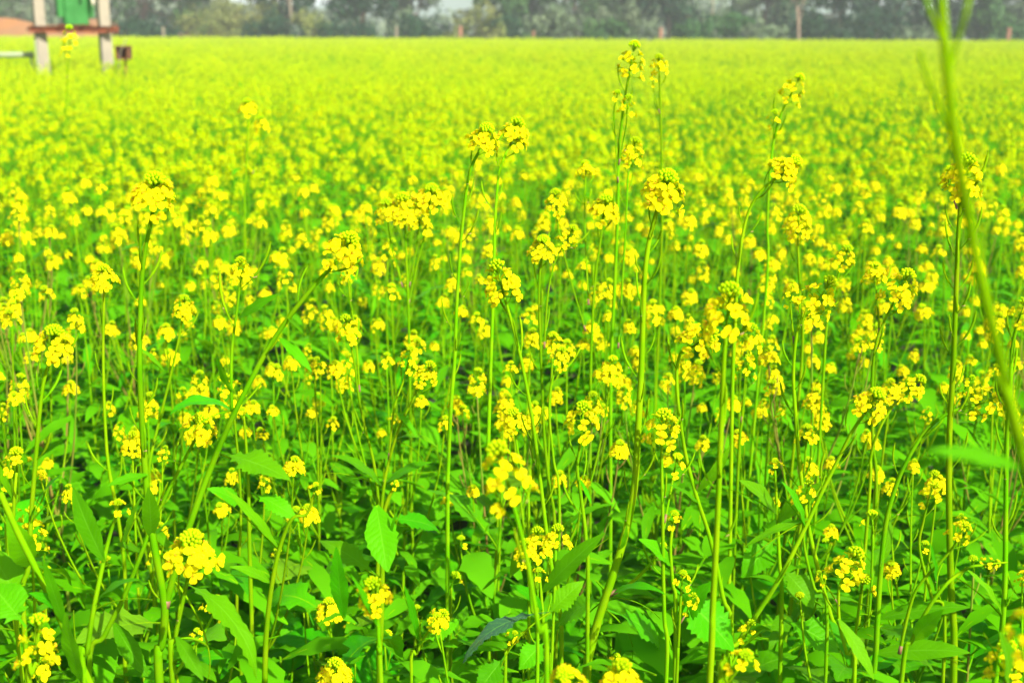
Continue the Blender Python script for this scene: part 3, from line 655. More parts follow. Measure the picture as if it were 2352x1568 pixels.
# ------------------------------------------------------------------ random plants of the near and middle field
def make_plant(rn, tall=True):
    H = rn.uniform(1.02, 1.12) if tall else rn.uniform(.76, .90)
    root = thing('mustard_plant', (0, 0, 0), 'x', 'mustard plant')
    lean = Vector((rn.uniform(-.07, .07), rn.uniform(-.05, .05), 0)); sb = MB()
    main = [lean * (t ** 1.5) + Vector((rn.uniform(-.006, .006), rn.uniform(-.006, .006), H * t)) for t in (1, .85, .7, .55, .4, .2, 0)]
    main[-1] = Vector((0, 0, 0))
    P = stem_on(sb, main, .0015, .0044 if tall else .0040, 6)
    tops = [(P[0], (P[0] - P[3]).normalized(), 1.0)]
    pathset = [P]
    nb = rn.choice((3, 3, 4, 4)) if tall else rn.choice((1, 1, 2))
    for k in range(nb):
        i = int(len(P) * rn.uniform(.30, .55)); s = P[i]; az = rn.uniform(0, 6.28)
        hh = (H - s.z) * rn.uniform(.62, .96); out = hh * rn.uniform(.22, .42)
        e = s + Vector((math.cos(az) * out, math.sin(az) * out, hh))
        m1 = s + Vector((math.cos(az) * out * .55, math.sin(az) * out * .55, hh * .38))
        Q = stem_on(sb, [e, s.lerp(e, .72) + Vector((math.cos(az), math.sin(az), 0)) * out * .14, m1, s], .0011, .0024, 5)
        tops.append((e, (Q[0] - Q[3]).normalized(), rn.uniform(.5, .9))); pathset.append(Q)
        nodeleaf(root, s, rn, az + rn.uniform(-.4, .4), rn.uniform(.06, .11), 'lance', rn.uniform(.2, .9))
    for Q in pathset if tall else pathset[:1]:
        n = rn.randint(3, 5) if tall else 2
        for k in range(n):
            i = min(len(Q) - 2, max(1, int(2 + len(Q) * .5 * k / n)))
            d = (Q[i - 1] - Q[i + 1]).normalized(); az = k * 2.4
            sb.xf(rn.choice(PODMB), Matrix.Translation(Q[i]) @ frame(d, Vector((math.cos(az), math.sin(az), .1))) @ Matrix.Scale(rn.uniform(.7, 1.1), 4), [0, 0])
    sb.build('stem', [M_STEMB if rn.random() < .14 else M_STEM], root)
    for (p, d, sc) in tops:
        ax = (d + Vector((rn.uniform(-.25, .35), rn.uniform(-.45, .1), .2))).normalized()
        M = Matrix.Translation(p + d * .004) @ frame(ax) @ Matrix.Rotation(rn.uniform(0, 6), 4, 'Z') @ Matrix.Scale(sc * rn.uniform(.85, 1.1), 4)
        if tall or rn.random() < .3: ob('flower_head', rn.choice(MIDHEADS), root, M)
        else: ob('bud_cluster', BUDHEAD, root, M @ Matrix.Scale(.8, 4))
    nl = rn.randint(3, 4)
    for k in range(nl):
        z = rn.uniform(.50, .84) * (H if tall else H * 1.05); c = min(P, key=lambda p: abs(p.z - z))
        nodeleaf(root, c, rn, k * 2.4 + rn.uniform(-.6, .6), rn.uniform(.07, .13), 'lance', rn.uniform(.3, 1.1))
    for k in range(6 if tall else 11):
        z = rn.uniform(.14, .66) if tall else rn.uniform(.2, .80); c = min(P, key=lambda p: abs(p.z - z))
        nodeleaf(root, c, rn, k * 2.4 + rn.uniform(-.6, .6), rn.uniform(.13, .22), 'big', rn.uniform(.0, .9) if z < .6 else rn.uniform(.2, 1.1)).scale *= (1 if z < .6 else .7)
    return root
TALL = [make_plant(random.Random(500 + i), True) for i in range(10)]
LEAFY = [make_plant(random.Random(600 + i), False) for i in range(8)]
used = set()
def place(src, x, y, rz, s, label, group):
    if src.name not in used:
        used.add(src.name); r = src
    else:
        r = src.copy(); COL.objects.link(r)
        for ch in src.children:
            c = ch.copy(); COL.objects.link(c); c.parent = r
    r.location = (x, y, 0); r.rotation_euler = (0, 0, rz); r.scale = (s, s, s)
    r['label'] = label; r['group'] = group
    return r
pts = []; rn = random.Random(11)
N_PLANTS = 237
tries = 0
while len(pts) < N_PLANTS and tries < 200000:
    tries += 1
    y = rn.uniform(1.0, 4.3) ; hw = .45 * y + .12
    if rn.random() > hw / 2.1: continue
    x = rn.uniform(-hw, hw)
    md = .085 if y < 2.2 else .11
    if any((x - a) ** 2 + (y - b) ** 2 < md * md for a, b in pts): continue
    pts.append((x, y))
ANCH = [(20, 'the left photo edge'), (130, 'the far-left round head'), (365, 'the tall forked plant'), (620, 'the leaning left branch'), (860, 'the low drooping broad leaf'),
        (1045, 'the twin-headed curved stem'), (1215, 'the bud-rich central head'), (1405, 'the tallest plant'), (1560, 'the hooked dark stem'),
        (1650, 'the blurred thick-stemmed head'), (1840, 'the loose ragged head'), (2010, 'the bowed twin clusters'), (2190, 'the tall podded stem'), (2330, 'the right edge stem')]
LOOK = ['low leafy budding mustard plant', 'flowering mustard plant in the crowd', 'blurred mustard plant farther back']
GRP = ['leafy mustard plants low in the foreground', 'mustard plants crowded in the middle ground', 'blurred mustard plants farther back']
ORD = ['first', 'second', 'third', 'fourth', 'fifth', 'sixth', 'seventh', 'eighth', 'ninth', 'tenth', 'eleventh', 'twelfth', 'thirteenth', 'fourteenth', 'fifteenth', 'sixteenth', 'seventeenth', 'eighteenth', 'nineteenth', 'twentieth']
cells = {}; todo = []
for i, (x, y) in enumerate(pts):
    if y < 1.9 and rn.random() < (.97 if y < 1.6 else .8): band, src, s = 0, LEAFY[i % len(LEAFY)], rn.uniform(.9, 1.08) * (0.94 if y < 1.25 else 1)
    elif y < 2.7: band, src, s = 1, TALL[i % len(TALL)], rn.uniform(.90, 1.04) * (.93 if y < 1.6 else 1)
    else: band, src, s = 2, TALL[i % len(TALL)], rn.uniform(.93, 1.07)
    u = 1176 + FP * x / (y * .97 + .1)
    a = min(range(len(ANCH)), key=lambda k: abs(ANCH[k][0] - u))
    cells.setdefault((band, a, u >= ANCH[a][0]), []).append((abs(u - ANCH[a][0]), len(todo)))
    todo.append((src, x, y, rn.uniform(0, 6.28), s, band))
names = {}
for (band, a, right), lst in cells.items():
    for k, (_, ti) in enumerate(sorted(lst)):
        names[ti] = '%s, %s %s of %s' % (LOOK[band], ORD[min(k, 19)], 'right' if right else 'left', ANCH[a][1])
for ti, (src, x, y, rz, s, band) in enumerate(todo): place(src, x, y, rz, s, names[ti], GRP[band])
for t in TALL + LEAFY:
    if t.name not in used:
        for ch in list(t.children): bpy.data.objects.remove(ch)
        bpy.data.objects.remove(t)

# ------------------------------------------------------------------ the rest of the field: one object nobody could count
def arr(b):
    V = np.array(b.v, np.float32)
    lt = np.array([len(f) for f in b.f], np.int32); li = np.array([i for f in b.f for i in f], np.int32)
    return V, lt, li, np.array(b.m, np.int32)
def leaf_lo(rn, L, W):
    b = MB(); a = rn.uniform(.2, .9); vs = []; 
    for i, wd in enumerate((.1, .8, 1, .1)):
        t = i / 3; y = L * t; z = L * (math.sin(a) * t - .6 * t * t)
        vs += [(-wd * W / 2, y, z + .1 * W * wd), (wd * W / 2, y, z + .1 * W * wd)]
    b.add(vs, [(0, 1, 3, 2), (2, 3, 5, 4), (4, 5, 7, 6)], 1); return b
def lod_plant(rn, lod, green=False):
    b = MB(); H = rn.uniform(1.0, 1.13) - (.06 if green else 0)
    tops = [(Vector((rn.uniform(-.05, .05), rn.uniform(-.05, .05), H)), Vector((0, 0, 0)))]
    for k in range(1 if green else rn.randint(3, 4)):
        az = rn.uniform(0, 6.28); s = tops[0][0] * rn.uniform(.45, .7); o = rn.uniform(.06, .16)
        tops.append((Vector((s.x + math.cos(az) * o, s.y + math.sin(az) * o, H * rn.uniform(.85, .99))), s))
    for p, s in tops:
        if lod == 1:
            b.tube([p, p.lerp(s, .5) + Vector((rn.uniform(-.01, .01), 0, 0)), s], [.0013, .002, .003], 3, 0, False)
            h = full_head_mb(rn.randrange(8), False)
            ax = Vector((rn.uniform(-.35, .35), rn.uniform(-.5, .2), 1))
            b.xf(h, Matrix.Translation(p) @ frame(ax) @ Matrix.Scale(rn.uniform(.75, 1.1), 4), [2, 2, 3, 0])
        else:
            w = .002 if lod == 2 else .004
            for a in ((w, 0, 0), (0, w, 0)):
                a = Vector(a); b.add([tuple(p - a * .6), tuple(p + a * .6), tuple(s + a), tuple(s - a)], [(0, 1, 2, 3)], 0)
            n, sz = (26, .0085) if lod == 2 else (13, .015)
            for q in range(n):
                az = rn.uniform(0, 6.28); r = rn.uniform(.006, .024); c = p + Vector((math.cos(az) * r, math.sin(az) * r, rn.uniform(-.022 if q % 4 else -.07, .018)))
                F = frame(Vector((math.cos(az), math.sin(az), rn.uniform(-.1, 1.4))), Vector((rn.uniform(-1, 1), rn.uniform(-1, 1), rn.uniform(-1, 1))))
                F = Matrix.Translation(c) @ F
                b.add([tuple(F @ Vector((x * sz / 2 * rn.uniform(.7, 1.2), y * sz / 2 * rn.uniform(.7, 1.2), 0))) for x, y in ((-1, -1), (1, -1), (1, 1), (-1, 1))], [(0, 1, 2, 3)], 2)
            b.ell(p + Vector((0, 0, .012)), (0, 0, 1), .016, .007, 3, 4, 3)
    for k in range((9, 7, 4)[lod - 1] + (5 if green else 0)):
        z = rn.uniform(.35, .98) if k % 3 else rn.uniform(.2, .5)
        big = z < .75; L = rn.uniform(.12, .2) if big else rn.uniform(.06, .11)
        if lod == 3: L *= 1.3
        M = Matrix.Translation(tops[0][0] * (z / H) * Vector((1, 1, 1)).x if False else Vector((0, 0, z * H))) @ Matrix.Rotation(rn.uniform(0, 6.28), 4, 'Z')
        b.xf(leaf_lo(rn, L, L * (.42 if big else .24)), M)
    return b
rnl = random.Random(5)
LODS = {l: [arr(lod_plant(rnl, l, k >= n - 4)) for k in range(n)] for l, n in ((1, 16), (2, 16), (3, 13))}
def scatter(zones, seed):
    rg = np.random.default_rng(seed); VV = []; LT = []; LI = []; MM = []; off = 0
    for (y0, y1, dens, lod, spread) in zones:
        area_n = int((spread * (y1 ** 2 - y0 ** 2) + 1.0 * (y1 - y0)) * dens)
        yy = np.sqrt(rg.uniform(y0 ** 2, y1 ** 2, area_n)); xx = rg.uniform(-1, 1, area_n) * (spread * yy + .5)
        T = LODS[lod]; pick = rg.integers(0, len(T) - 4, area_n)
        nz = np.sin(xx * .7 + 1.7 * np.sin(yy * .31 + 1)) * np.sin(yy * .8 + .6 * np.sin(xx * 1.1)) + .5 * np.sin(xx * 2.3 + yy * 1.7)
        pg = .16 + .26 * nz + .42 * (xx > .02 * yy) * np.exp(-((yy - 9) / 6) ** 2)
        gm = rg.uniform(0, 1, area_n) < pg; pick[gm] = len(T) - 4 + rg.integers(0, 4, gm.sum())
        for ti in range(len(T)):
            V, lt, li, mi = T[ti]; s = np.where(pick == ti)[0]; n = len(s)
            if not n: continue
            a = rg.uniform(0, 6.283, n).astype(np.float32); sc = rg.uniform(.9, 1.06, n).astype(np.float32)
            low = (np.sin(xx[s] * .9 + 1.3 * np.sin(yy[s] * .35)) * np.sin(yy[s] * .55 + .7 * xx[s]))   # gentle waves in the crop height
            sc *= (1 + .045 * low).astype(np.float32)
            x = V[None, :, 0] * np.cos(a)[:, None] - V[None, :, 1] * np.sin(a)[:, None]
            y = V[None, :, 0] * np.sin(a)[:, None] + V[None, :, 1] * np.cos(a)[:, None]
            W = np.stack([x * sc[:, None] + xx[s][:, None], y * sc[:, None] + yy[s][:, None], V[None, :, 2] * sc[:, None]], -1).reshape(-1, 3)
            VV.append(W.astype(np.float32)); LT.append(np.tile(lt, n)); MM.append(np.tile(mi, n))
            LI.append((li[None, :] + (np.arange(n) * len(V))[:, None] + off).ravel()); off += n * len(V)
    return np.concatenate(VV), np.concatenate(LT), np.concatenate(LI).astype(np.int32), np.concatenate(MM)
def np_mesh(name, V, LT, LI, MI, mats):
    me = bpy.data.meshes.new(name); me.vertices.add(len(V)); me.vertices.foreach_set('co', V.ravel())
    me.loops.add(len(LI)); me.loops.foreach_set('vertex_index', LI)
    me.polygons.add(len(LT)); st = np.zeros(len(LT), np.int32); st[1:] = np.cumsum(LT)[:-1]
    me.polygons.foreach_set('loop_start', st); me.polygons.foreach_set('loop_total', LT)
    for m in mats: me.materials.append(m)
    me.polygons.foreach_set('material_index', MI); me.update(calc_edges=True); return me
V, LT, LI, MI = scatter([(4.15, 9, 34, 1, .50), (9, 22, 30, 2, .50), (22, 64, 17, 3, .50)], 3)
field = ob('mustard_crop', np_mesh('mustard_crop', V, LT, LI, MI, [M_STEM, M_LEAFP, M_PETALF, M_BUD]))
tag(field, 'vast blurred yellow and green mustard crop stretching back to the trees', 'crop', kind='stuff')
print('FIELD FACES', len(LT))
# undergrowth between the near plants
ub = MB(); rn = random.Random(77)
UL = [leaf_mb(random.Random(i), 'big', .42, 1.0 + .2 * i, .25, .03, seg=10, across=2) for i in range(5)] + [leaf_mb(random.Random(i), 'lance', .22, .8, .2, .02, seg=7, across=2) for i in range(2)]
UA = [arr(u) for u in UL]
rg = np.random.default_rng(9); VV = []; LTs = []; LIs = []; MIs = []; off = 0
for k in range(8600):
    y = rn.uniform(.9, 4.6); x = rn.uniform(-1, 1) * (.5 * y + .3); up = k % 5 in (1, 3, 4)
    z = rn.uniform(.42, .86) if up else rn.uniform(.03, .56)
    M = leaf_matrix(Vector((x, y, z)), rn.uniform(0, 6.28), rn.uniform(-.1, .9), rn.uniform(.06, .15) if up else rn.uniform(.12, .22), rn.uniform(-.4, .4))
    V, lt, li, mi = UA[5 + k % 2 if up and k % 3 else k % 5]; A = np.array(M.to_3x3(), np.float32)
    VV.append(V @ A.T + np.array(M.translation, np.float32)); LTs.append(lt); LIs.append(li + off); MIs.append(mi); off += len(V)
ug = ob('undergrowth', np_mesh('undergrowth', np.concatenate(VV).astype(np.float32), np.concatenate(LTs), np.concatenate(LIs).astype(np.int32), np.concatenate(MIs), [M_LEAFP, M_STEM]))
ug.data.polygons.foreach_set('use_smooth', [True] * len(ug.data.polygons))
tag(ug, 'dense green leaves shading the soil under the mustard stems', 'foliage', kind='stuff')

# ------------------------------------------------------------------ setting
def sheet(name, x0, x1, y0, y1, nx, ny, hf, m):
    b = MB(); vs = []; fs = []
    for j in range(ny + 1):
        for i in range(nx + 1):
            x = x0 + (x1 - x0) * i / nx; y = y0 + (y1 - y0) * j / ny; vs.append((x, y, hf(x, y)))
    for j in range(ny):
        for i in range(nx):
            a = j * (nx + 1) + i; fs.append((a, a + 1, a + nx + 2, a + nx + 1))
    b.add(vs, fs); return b.build(name, [m])
tag(sheet('ground', -900, 900, -30, 1500, 30, 40, lambda x, y: 0, M_SOIL), kind='structure')
def bank(x, y):
    c = at(20, 30, 66).x
    h = 1.7 * math.exp(-((x - c + 10) / 9.0) ** 2) * math.exp(-((y - 74) / 4.5) ** 2) + 1.5 * math.exp(-((x - c + 3) / 12) ** 2) * math.exp(-((y - 69) / 4) ** 2) + .9 * math.exp(-((x - c - 5) / 6) ** 2) * math.exp(-((y - 67) / 3) ** 2)
    return .004 + h * (1 + .12 * math.sin(x * 1.3 + y)) - .02
tag(sheet('sandy_bank', -60, -2, 58, 84, 80, 40, bank, M_SAND), 'low orange sandy bank beyond the left edge of the field', kind='structure')
def hills(x, y):
    return max(-1, 26 * math.exp(-((y - 620) / 120) ** 2) * (.55 + .25 * math.sin(x * .011 + 1) + .15 * math.sin(x * .027)))
tag(sheet('hills', -900, 900, 360, 880, 90, 26, hills, M_CR['mid']), kind='structure')

# poles, beam, transformer
YP = 19.0
def pole(u, label):
    p = at(u, 140, YP); x = p.x; b = MB(); H = 7.5; wd = .165
    for i in range(1):
        vs = []
        for z, q in ((0, 1.1), (H, .72)):
            h = wd / 2 * q; e = .012
            for (sx, sy) in ((-1, -1), (1, -1), (1, 1), (-1, 1)):
                vs.append((sx * h * .9, sy * h * 1.0, z))
        b.add(vs, [(0, 1, 5, 4), (1, 2, 6, 5), (2, 3, 7, 6), (3, 0, 4, 7), (4, 5, 6, 7), (3, 2, 1, 0)])
    root = thing('concrete_pole', (x, YP, 0), label, 'pole', 'concrete poles of the transformer stand')
    root.rotation_euler.z = R(32)
    b.build('shaft', [M_CONC], root, False)
    c = MB(); c.box((0, 0, H + .02), (.15, .15, .04), 0); c.build('cap', [M_CONC], root, False)
    return x
zb = at(170, 60, YP).z
xl = pole(98, 'left square concrete pole carrying the rusty transformer beam')
xr = pole(245, 'right square concrete pole carrying the rusty transformer beam')
b = MB(); x0 = at(75, 60, YP).x; x1 = at(265, 60, YP).x; L = x1 - x0
cb = thing('steel_beam', ((x0 + x1) / 2, YP, zb - .05), 'rusty brown steel channel beam spanning the two concrete poles', 'beam')
for s in (-1, 1):
    b = MB(); b.box((0, s * .135, 0), (L, .012, .095)); b.box((0, s * .155, .043), (L, .04, .009)); b.box((0, s * .155, -.043), (L, .04, .009))
    b.build('channel', [M_RUST], cb, False)
for xx in (xl, xr):
    for s in (-1, 1):
        b = MB(); xc = xx - (x0 + x1) / 2
        b.tube([(xc + s * .11, -.19, 0), (xc + s * .11, .19, 0)], [.012, .012], 6); b.tube([(xc + s * .11, -.19, 0), (xc + s * .11, -.175, 0)], [.022, .022], 6)
        b.build('bolt', [M_DRUST], cb, False)
for k in (-.16, .16):
    b = MB(); b.box((k + .02, 0, .058), (.06, .42, .02)); b.build('cross_bar', [M_RUST], cb, False)
tx = at(172, 30, YP).x
tr = thing('transformer', (tx, YP, zb + .022), 'green metal transformer sitting on the rusty beam between the poles', 'transformer')
tr.rotation_euler.z = R(30); tr.scale = (.80, .80, .95)
b = MB(); b.box((0, 0, .30), (.44, .27, .60), 0, 0, .03); b.build('tank', [M_TGREEN], tr, False)
b = MB(); b.box((0, 0, .612), (.50, .33, .022), 0, 0, .02); b.build('lid', [M_TGREEN], tr, False)
for s in (-1, 1):
    b = MB()
    for k in range(5): b.box((s * .27, -.10 + .05 * k, .32), (.10, .014, .42))
    b.build('radiator', [M_TGREEN], tr, False)
for k in range(3):
    b = MB(); x = -.14 + .14 * k
    b.tube([(x, 0, .62), (x, 0, .66), (x, 0, .70), (x, 0, .74), (x, 0, .78), (x, 0, .84)], [.035, .022, .034, .02, .028, .01], 10); b.build('bushing', [M_WHITE], tr)
b = MB(); b.tube([(-.26, .02, .80), (.22, .02, .80)], [.075, .075], 14); b.build('oil_drum', [M_TGREEN], tr)
b = MB(); b.box((.10, -.26, .47), (.05, .03, .15), 0, 0, .008); b.build('gauge', [M_WHITE], tr, False)
b = MB(); b.box((.0, 0, -.008), (.46, .22, .026)); b.build('base_frame', [M_DRUST], tr, False)
ip = at(219, 12, YP)
b = MB(); b.tube([(ip.x, YP - .1, ip.z - .02), (ip.x, YP - .1, ip.z + .05), (ip.x, YP - .1, ip.z + .2), (ip.x, YP - .1, ip.z + 1.4)], [.012, .026, .026, .012], 8)
tag(b.build('insulator_rod', [M_WHITE]), 'pale hanging insulator rod beside the right concrete pole', 'insulator')
# small rusty box and slanting stick right of the poles
p = at(284, 118, YP - .4)
bx = thing('rusty_box', (p.x, YP - .4, 0), 'dark rusty open box on a post right of the concrete poles', 'box')
b = MB(); W = .17
b.box((0, .1, p.z - .02), (W, .012, .16)); b.box((-W / 2, 0, p.z - .02), (.022, .188, .16)); b.box((W / 2, 0, p.z - .02), (.022, .188, .16)); b.box((0, 0, p.z + .068), (W + .03, .22, .018)); b.box((0, -.0, p.z - .11), (W, .2, .018))
b.build('box_shell', [M_DRUST], bx, False)
b = MB(); b.tube([(0, .05, 0), (0, .05, p.z - .12)], [.025, .025], 8); b.build('post', [M_DRUST], bx)
a, c = at(276, 120, YP - .6), at(291, 88, YP - .6)
b = MB(); b.tube([(a.x - .2, YP - .6, 0), tuple(a), tuple(c)], [.009, .008, .006], 6)
tag(b.build('stick', [M_PINK]), 'thin pinkish stick leaning in front of the rusty box', 'stick')
a, c = at(-160, 128, YP + .5), at(76, 126, YP + .5)
b = MB(); b.tube([tuple(a), tuple(a.lerp(c, .5)), tuple(c)], [.045] * 3, 10)
pp = thing('water_pipe', (c.x, c.y, 0), 'whitish horizontal pipe in the crop left of the concrete poles', 'pipe')
o = b.build('pipe', [M_PIPE], pp); o.location = (-c.x, -c.y, 0)
for t in (.15, .6, .98):
    q = a.lerp(c, t); b = MB(); b.tube([(q.x - c.x, q.y - c.y, 0), (q.x - c.x, q.y - c.y, q.z - .03)], [.02, .02], 6); b.build('support', [M_PIPE], pp)
q = at(84, 118, YP - .3); b = MB(); b.tube([(q.x + .02, q.y, 0), (q.x - .01, q.y, q.z + .16)], [.014, .012], 6)
tag(b.build('thin_stake', [M_PIPE]), 'thin pale stake just left of the left concrete pole', 'stake')

# stakes at the far edge of the field
for (u, vt, Y, wd, m, lab) in [
    (1057, 60, 63, .17, M_STAKE, 'reddish post at the field edge left of centre'),
    (1518, 64, 63, .18, M_STAKE, 'reddish post at the field edge right of centre'),
    (1225, 72, 64, .12, M_STAKE, 'dark red stub of a post at the centre of the field edge'),
    (2318, 64, 64, .18, M_STAKE, 'pinkish red post at the far right of the field edge'),
    (374, 62, 64, .12, M_PINK, 'thin pinkish post at the field edge right of the transformer'),
    (665, -40, 70, .12, M_PINK, 'tall pale post standing before the dark tree left of centre'),
    (814, 54, 66, .12, M_PINK, 'pale post under the large dark tree'),
    (910, 62, 65, .12, M_PINK, 'short orange-tipped pale post right of the large dark tree'),
    (1640, -60, 76, .12, M_PINK, 'very slim pale post among grey trees right of centre')]:
    p = at(u, vt, Y); b = MB(); b.box((0, 0, p.z / 2), (wd, wd * .8, p.z), 0, rnd.uniform(0, 1), wd * .12)
    o = b.build('post', [m], None, False); o.location = (p.x, Y, 0); tag(o, lab, 'post', 'posts along the far field edge')

# ------------------------------------------------------------------ trees
def tree(u, Y, H, W, z0, kind, label, seed, trunk=M_BARK, bare=False, n=4600, name='tree', leaf=.20):
    rn = random.Random(seed); rg = np.random.default_rng(seed)
    x = at(u, 60, Y).x
    root = thing(name, (x, Y, 0), label, 'bush' if name == 'bush' else 'tree', 'trees and bushes beyond the field')
    sb = MB(); rt = (.10 if bare else .03 * H ** .9) if name == 'tree' else .05
    tp = Vector((rn.uniform(-.2, .2), rn.uniform(-.2, .2), z0 + (H - z0) * .55))
    P = stem_on(sb, [Vector((0, 0, 0)), Vector((rn.uniform(-.1, .1), 0, tp.z * .35)), tp * .7 + Vector((rn.uniform(-.15, .15), 0, 0)), tp], rt, rt * .35, 7)
    clumps = []; nc = 15 if name == 'tree' else 9
    for k in range(nc):
        az = k * 2.4 + rn.uniform(-.5, .5); r = W / 2 * rn.uniform(.15, .85); z = z0 + (H - z0) * rn.uniform(.08, .92)
        tt = (z - z0) / (H - z0); r *= (1.15 - abs(tt - .4) * 1.1)
        c = Vector((math.cos(az) * r, math.sin(az) * r, z)); clumps.append((c, W * rn.uniform(.17, .29)))
        s = P[min(len(P) - 1, int(len(P) * rn.uniform(.35, .95)))]
        sb.tube([s, s.lerp(c, .55) + Vector((0, 0, .1)), c], [rt * .35, rt * .22, rt * .08], 5)
    sb.build('trunk', [trunk], root)
    if bare: n = n // 3
    C = np.array([c for c, r in clumps], np.float32); RR = np.array([r for c, r in clumps], np.float32)
    pk = rg.integers(0, nc, n); d = rg.normal(size=(n, 3)); d /= np.linalg.norm(d, axis=1)[:, None]
    rad = rg.uniform(.35, 1.0, n) ** .6 * (1 + .25 * np.sin(d[:, 0] * 5 + pk))
    pos = C[pk] + d * (RR[pk] * rad)[:, None] * np.array([1, 1, .8]); pos[:, 2] = np.maximum(pos[:, 2], .05)
    nrm = d + rg.normal(size=(n, 3)) * .5 + np.array([0, 0, .3]); nrm /= np.linalg.norm(nrm, axis=1)[:, None]
    a = np.cross(nrm, rg.normal(size=(n, 3))); a /= np.linalg.norm(a, axis=1)[:, None]; bb = np.cross(nrm, a)
    s1 = (rg.uniform(.5, 1.1, n) * leaf)[:, None]; s2 = s1 * rg.uniform(.4, .7, n)[:, None]
    V = np.stack([pos - a * s1, pos - bb * s2, pos + a * s1, pos + bb * s2], 1).reshape(-1, 3).astype(np.float32)
    me = np_mesh('crown', V, np.full(n, 4, np.int32), np.arange(4 * n, dtype=np.int32), np.zeros(n, np.int32), [M_CR[kind]])
    ob('crown', me, root)
T = [ # u, Y, H, W, z0, kind, label
 (30, 84, 6.5, 7.5, .6, 'grey', 'grey-green tree above the sandy bank at the far left'),
 (150, 92, 8, 8, .6, 'grey', 'grey-green tree seen between the two concrete poles'),
 (330, 80, 7.5, 7, .4, 'mid', 'green tree just right of the transformer poles'),
 (425, 76, 7.5, 4.4, .5, 'mid', 'tall mid green tree, second right of the transformer poles'),
 (515, 96, 3.3, 6, .1, 'olive', 'pale olive tree behind the low bushes left of centre'),
 (660, 74, 6.5, 3.9, 1.9, 'dark', 'small dark green tree with open sky on both sides'),
 (835, 72, 8, 4.6, 1.6, 'dark', 'large dark green tree left of centre with pale posts beneath it'),
 (945, 82, 7, 3.8, .5, 'grey', 'soft grey-green tree touching the large dark tree'),
 (1160, 76, 5.2, 3.8, .3, 'mid', 'narrow dark-based green tree near the centre'),
 (1225, 84, 8, 6, .8, 'mid', 'green tree right of the narrow centre tree'),
 (1320, 80, 8, 6.5, 1.3, 'mid', 'tall bluish green tree behind the pale centre bush'),
 (1430, 82, 8, 7, 1.0, 'grey', 'broad grey-green tree right of centre'),
 (1540, 76, 7.5, 4.8, 1.4, 'dark', 'dark tree above the reddish post right of centre'),
 (1625, 92, 3.2, 6, .1, 'grey', 'hazy low grey tree with sky above it'),
 (1755, 80, 6, 3.8, .3, 'grey', 'pale grey-green tree left of the bare pinkish trunk'),
 (1820, 90, 8, 6, .8, 'mid', 'tree with blue-green foliage behind the bare pinkish trunk'),
 (1930, 74, 8, 6.5, .2, 'dark', 'very dark dense tree right of the bare pinkish trunk'),
 (2060, 76, 9, 7, .4, 'dark', 'largest dark tree left of the blurred near stalk'),
 (2150, 82, 9, 6.5, .8, 'dark', 'dark tree behind the blurred near stalk'),
 (2265, 72, 7.5, 4.6, .3, 'mid', 'lighter green weeping tree right of the blurred near stalk'),
 (2370, 80, 7, 6, .4, 'grey', 'grey-green tree cut by the right edge of the photo'),
 (-70, 78, 7, 7, .6, 'mid', 'green tree just beyond the left edge'),
]
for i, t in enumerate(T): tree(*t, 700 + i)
tree(1838, 66, 6.5, 3.2, 2.6, 'grey', 'slender tree with a bare pinkish trunk forking right of centre', 760, trunk=M_PBARK, bare=True, n=1500)
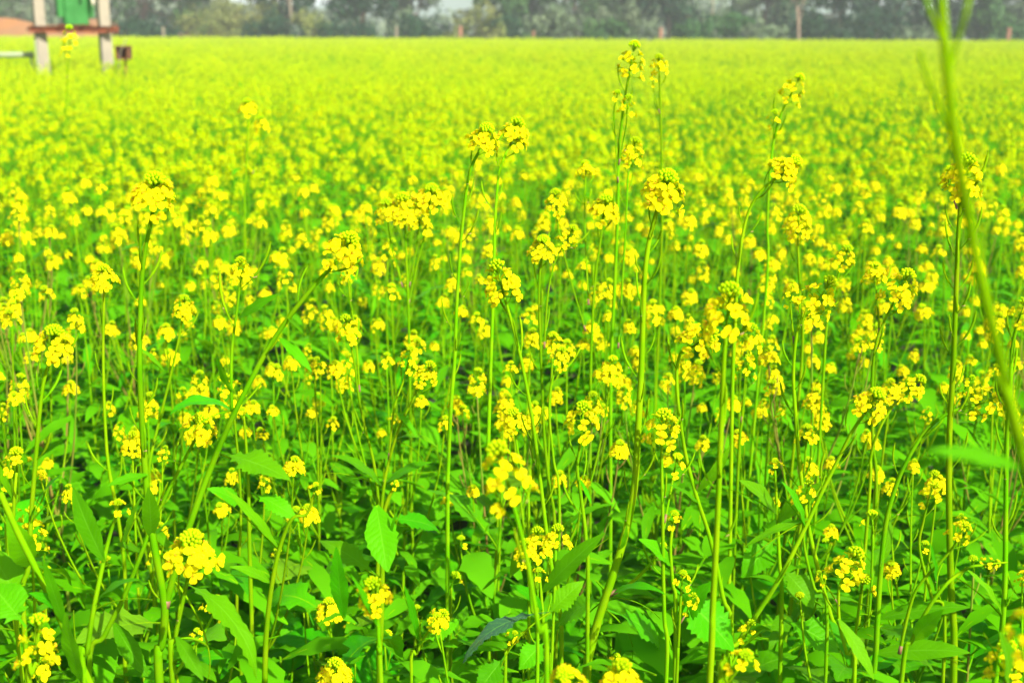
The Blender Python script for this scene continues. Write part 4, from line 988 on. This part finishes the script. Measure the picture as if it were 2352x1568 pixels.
Bq = [
 (470, 68, 2.4, 4.6, .05, 'olive', 'low olive bush left of centre near the field edge'),
 (560, 70, 2.3, 4.8, .05, 'olive', 'wide yellowish olive bush left of the small dark tree'),
 (620, 67, 1.9, 4.0, .05, 'dark', 'dark low bush under the open sky left of centre'),
 (720, 67, 2.3, 3.8, .05, 'olive', 'olive bush between the small and the large dark trees'),
 (790, 66, 1.9, 4.0, .05, 'dark', 'dark low bush at the foot of the large dark tree'),
 (960, 67, 2.1, 4.5, .05, 'dark', 'dusky low bush right of the large dark tree'),
 (1085, 66, 2.9, 3.6, .05, 'olive', 'rounded yellowish green bush behind the left reddish post'),
 (1150, 68, 2.2, 3.0, .05, 'dark', 'dark low bush under the narrow centre tree'),
 (1275, 67, 2.6, 3.6, .05, 'grey', 'pale grey bush at the centre of the tree line'),
 (1345, 68, 2.4, 3.4, .05, 'grey', 'silvery bush next right of the pale centre bush'),
 (1400, 66, 2.3, 3.2, .05, 'mid', 'green bush amid the silvery bushes'),
 (1475, 67, 2.9, 3.8, .05, 'grey', 'tall silvery bush left of the right reddish post'),
 (1590, 66, 1.7, 3.0, .05, 'mid', 'small green mound of a bush right of the right reddish post'),
 (1685, 68, 2.2, 3.2, .05, 'mid', 'round green bush with dark base right of centre'),
 (1765, 66, 1.7, 2.8, .05, 'grey', 'low dry bush left of the bare pinkish trunk'),
 (1880, 67, 2.1, 3.6, .05, 'dark', 'black-green bush at the foot of the bare pinkish trunk'),
 (1985, 67, 2.3, 4.0, .05, 'dark', 'wide black-green bush below the very dark tree'),
 (2110, 67, 1.7, 3.4, .05, 'grey', 'low greyish bush in the gap left of the near stalk'),
 (2330, 67, 1.9, 3.4, .05, 'mid', 'low green bush at the right edge of the tree line'),
 (300, 66, 1.8, 3.6, .05, 'dark', 'dark low bush beside the right concrete pole'),
 (390, 66, 1.7, 3.6, .05, 'dark', 'dark low bush behind the thin pinkish post'),
 (190, 70, 1.8, 4.0, .05, 'dark', 'dark low bush seen under the rusty beam'),
]
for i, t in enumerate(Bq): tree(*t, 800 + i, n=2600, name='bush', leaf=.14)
# far wood that reads as one hazy mass
rg = np.random.default_rng(21); n = 26000
yy = rg.uniform(150, 260, n); xx = rg.uniform(-1, 1, n) * yy * .62
ht = 4.2 + 1.3 * np.sin(xx * .09) + .8 * np.sin(xx * .23 + 2)
pos = np.stack([xx, yy, rg.uniform(0, 1, n) * np.maximum(ht, 1.2)], 1)
nrm = rg.normal(size=(n, 3)) + np.array([0, -.5, .5]); nrm /= np.linalg.norm(nrm, axis=1)[:, None]
a = np.cross(nrm, rg.normal(size=(n, 3))); a /= np.linalg.norm(a, axis=1)[:, None]; bb = np.cross(nrm, a)
s1 = rg.uniform(.4, .9, n)[:, None]
V = np.stack([pos - a * s1, pos - bb * s1 * .6, pos + a * s1, pos + bb * s1 * .6], 1).reshape(-1, 3).astype(np.float32)
tag(ob('far_wood', np_mesh('far_wood', V, np.full(n, 4, np.int32), np.arange(4 * n, dtype=np.int32), np.zeros(n, np.int32), [M_CR['grey']])), 'hazy far wood behind the tree line', 'wood', kind='stuff')

# ------------------------------------------------------------------ haze
hm = bpy.data.materials.new('haze'); hm.use_nodes = True; n = hm.node_tree; n.nodes.clear()
o = n.nodes.new('ShaderNodeOutputMaterial'); pv = n.nodes.new('ShaderNodeVolumePrincipled')
pv.inputs['Color'].default_value = (.86, .94, 1, 1); pv.inputs['Density'].default_value = 0.0015; pv.inputs['Anisotropy'].default_value = 0.0
n.links.new(pv.outputs[0], o.inputs['Volume'])
b = MB(); b.box((0, 735, 24), (1820, 1540, 52)); hz = b.build('haze', [hm], None, False)
tag(hz, 'pale even haze over the field and the trees', 'haze', kind='stuff')
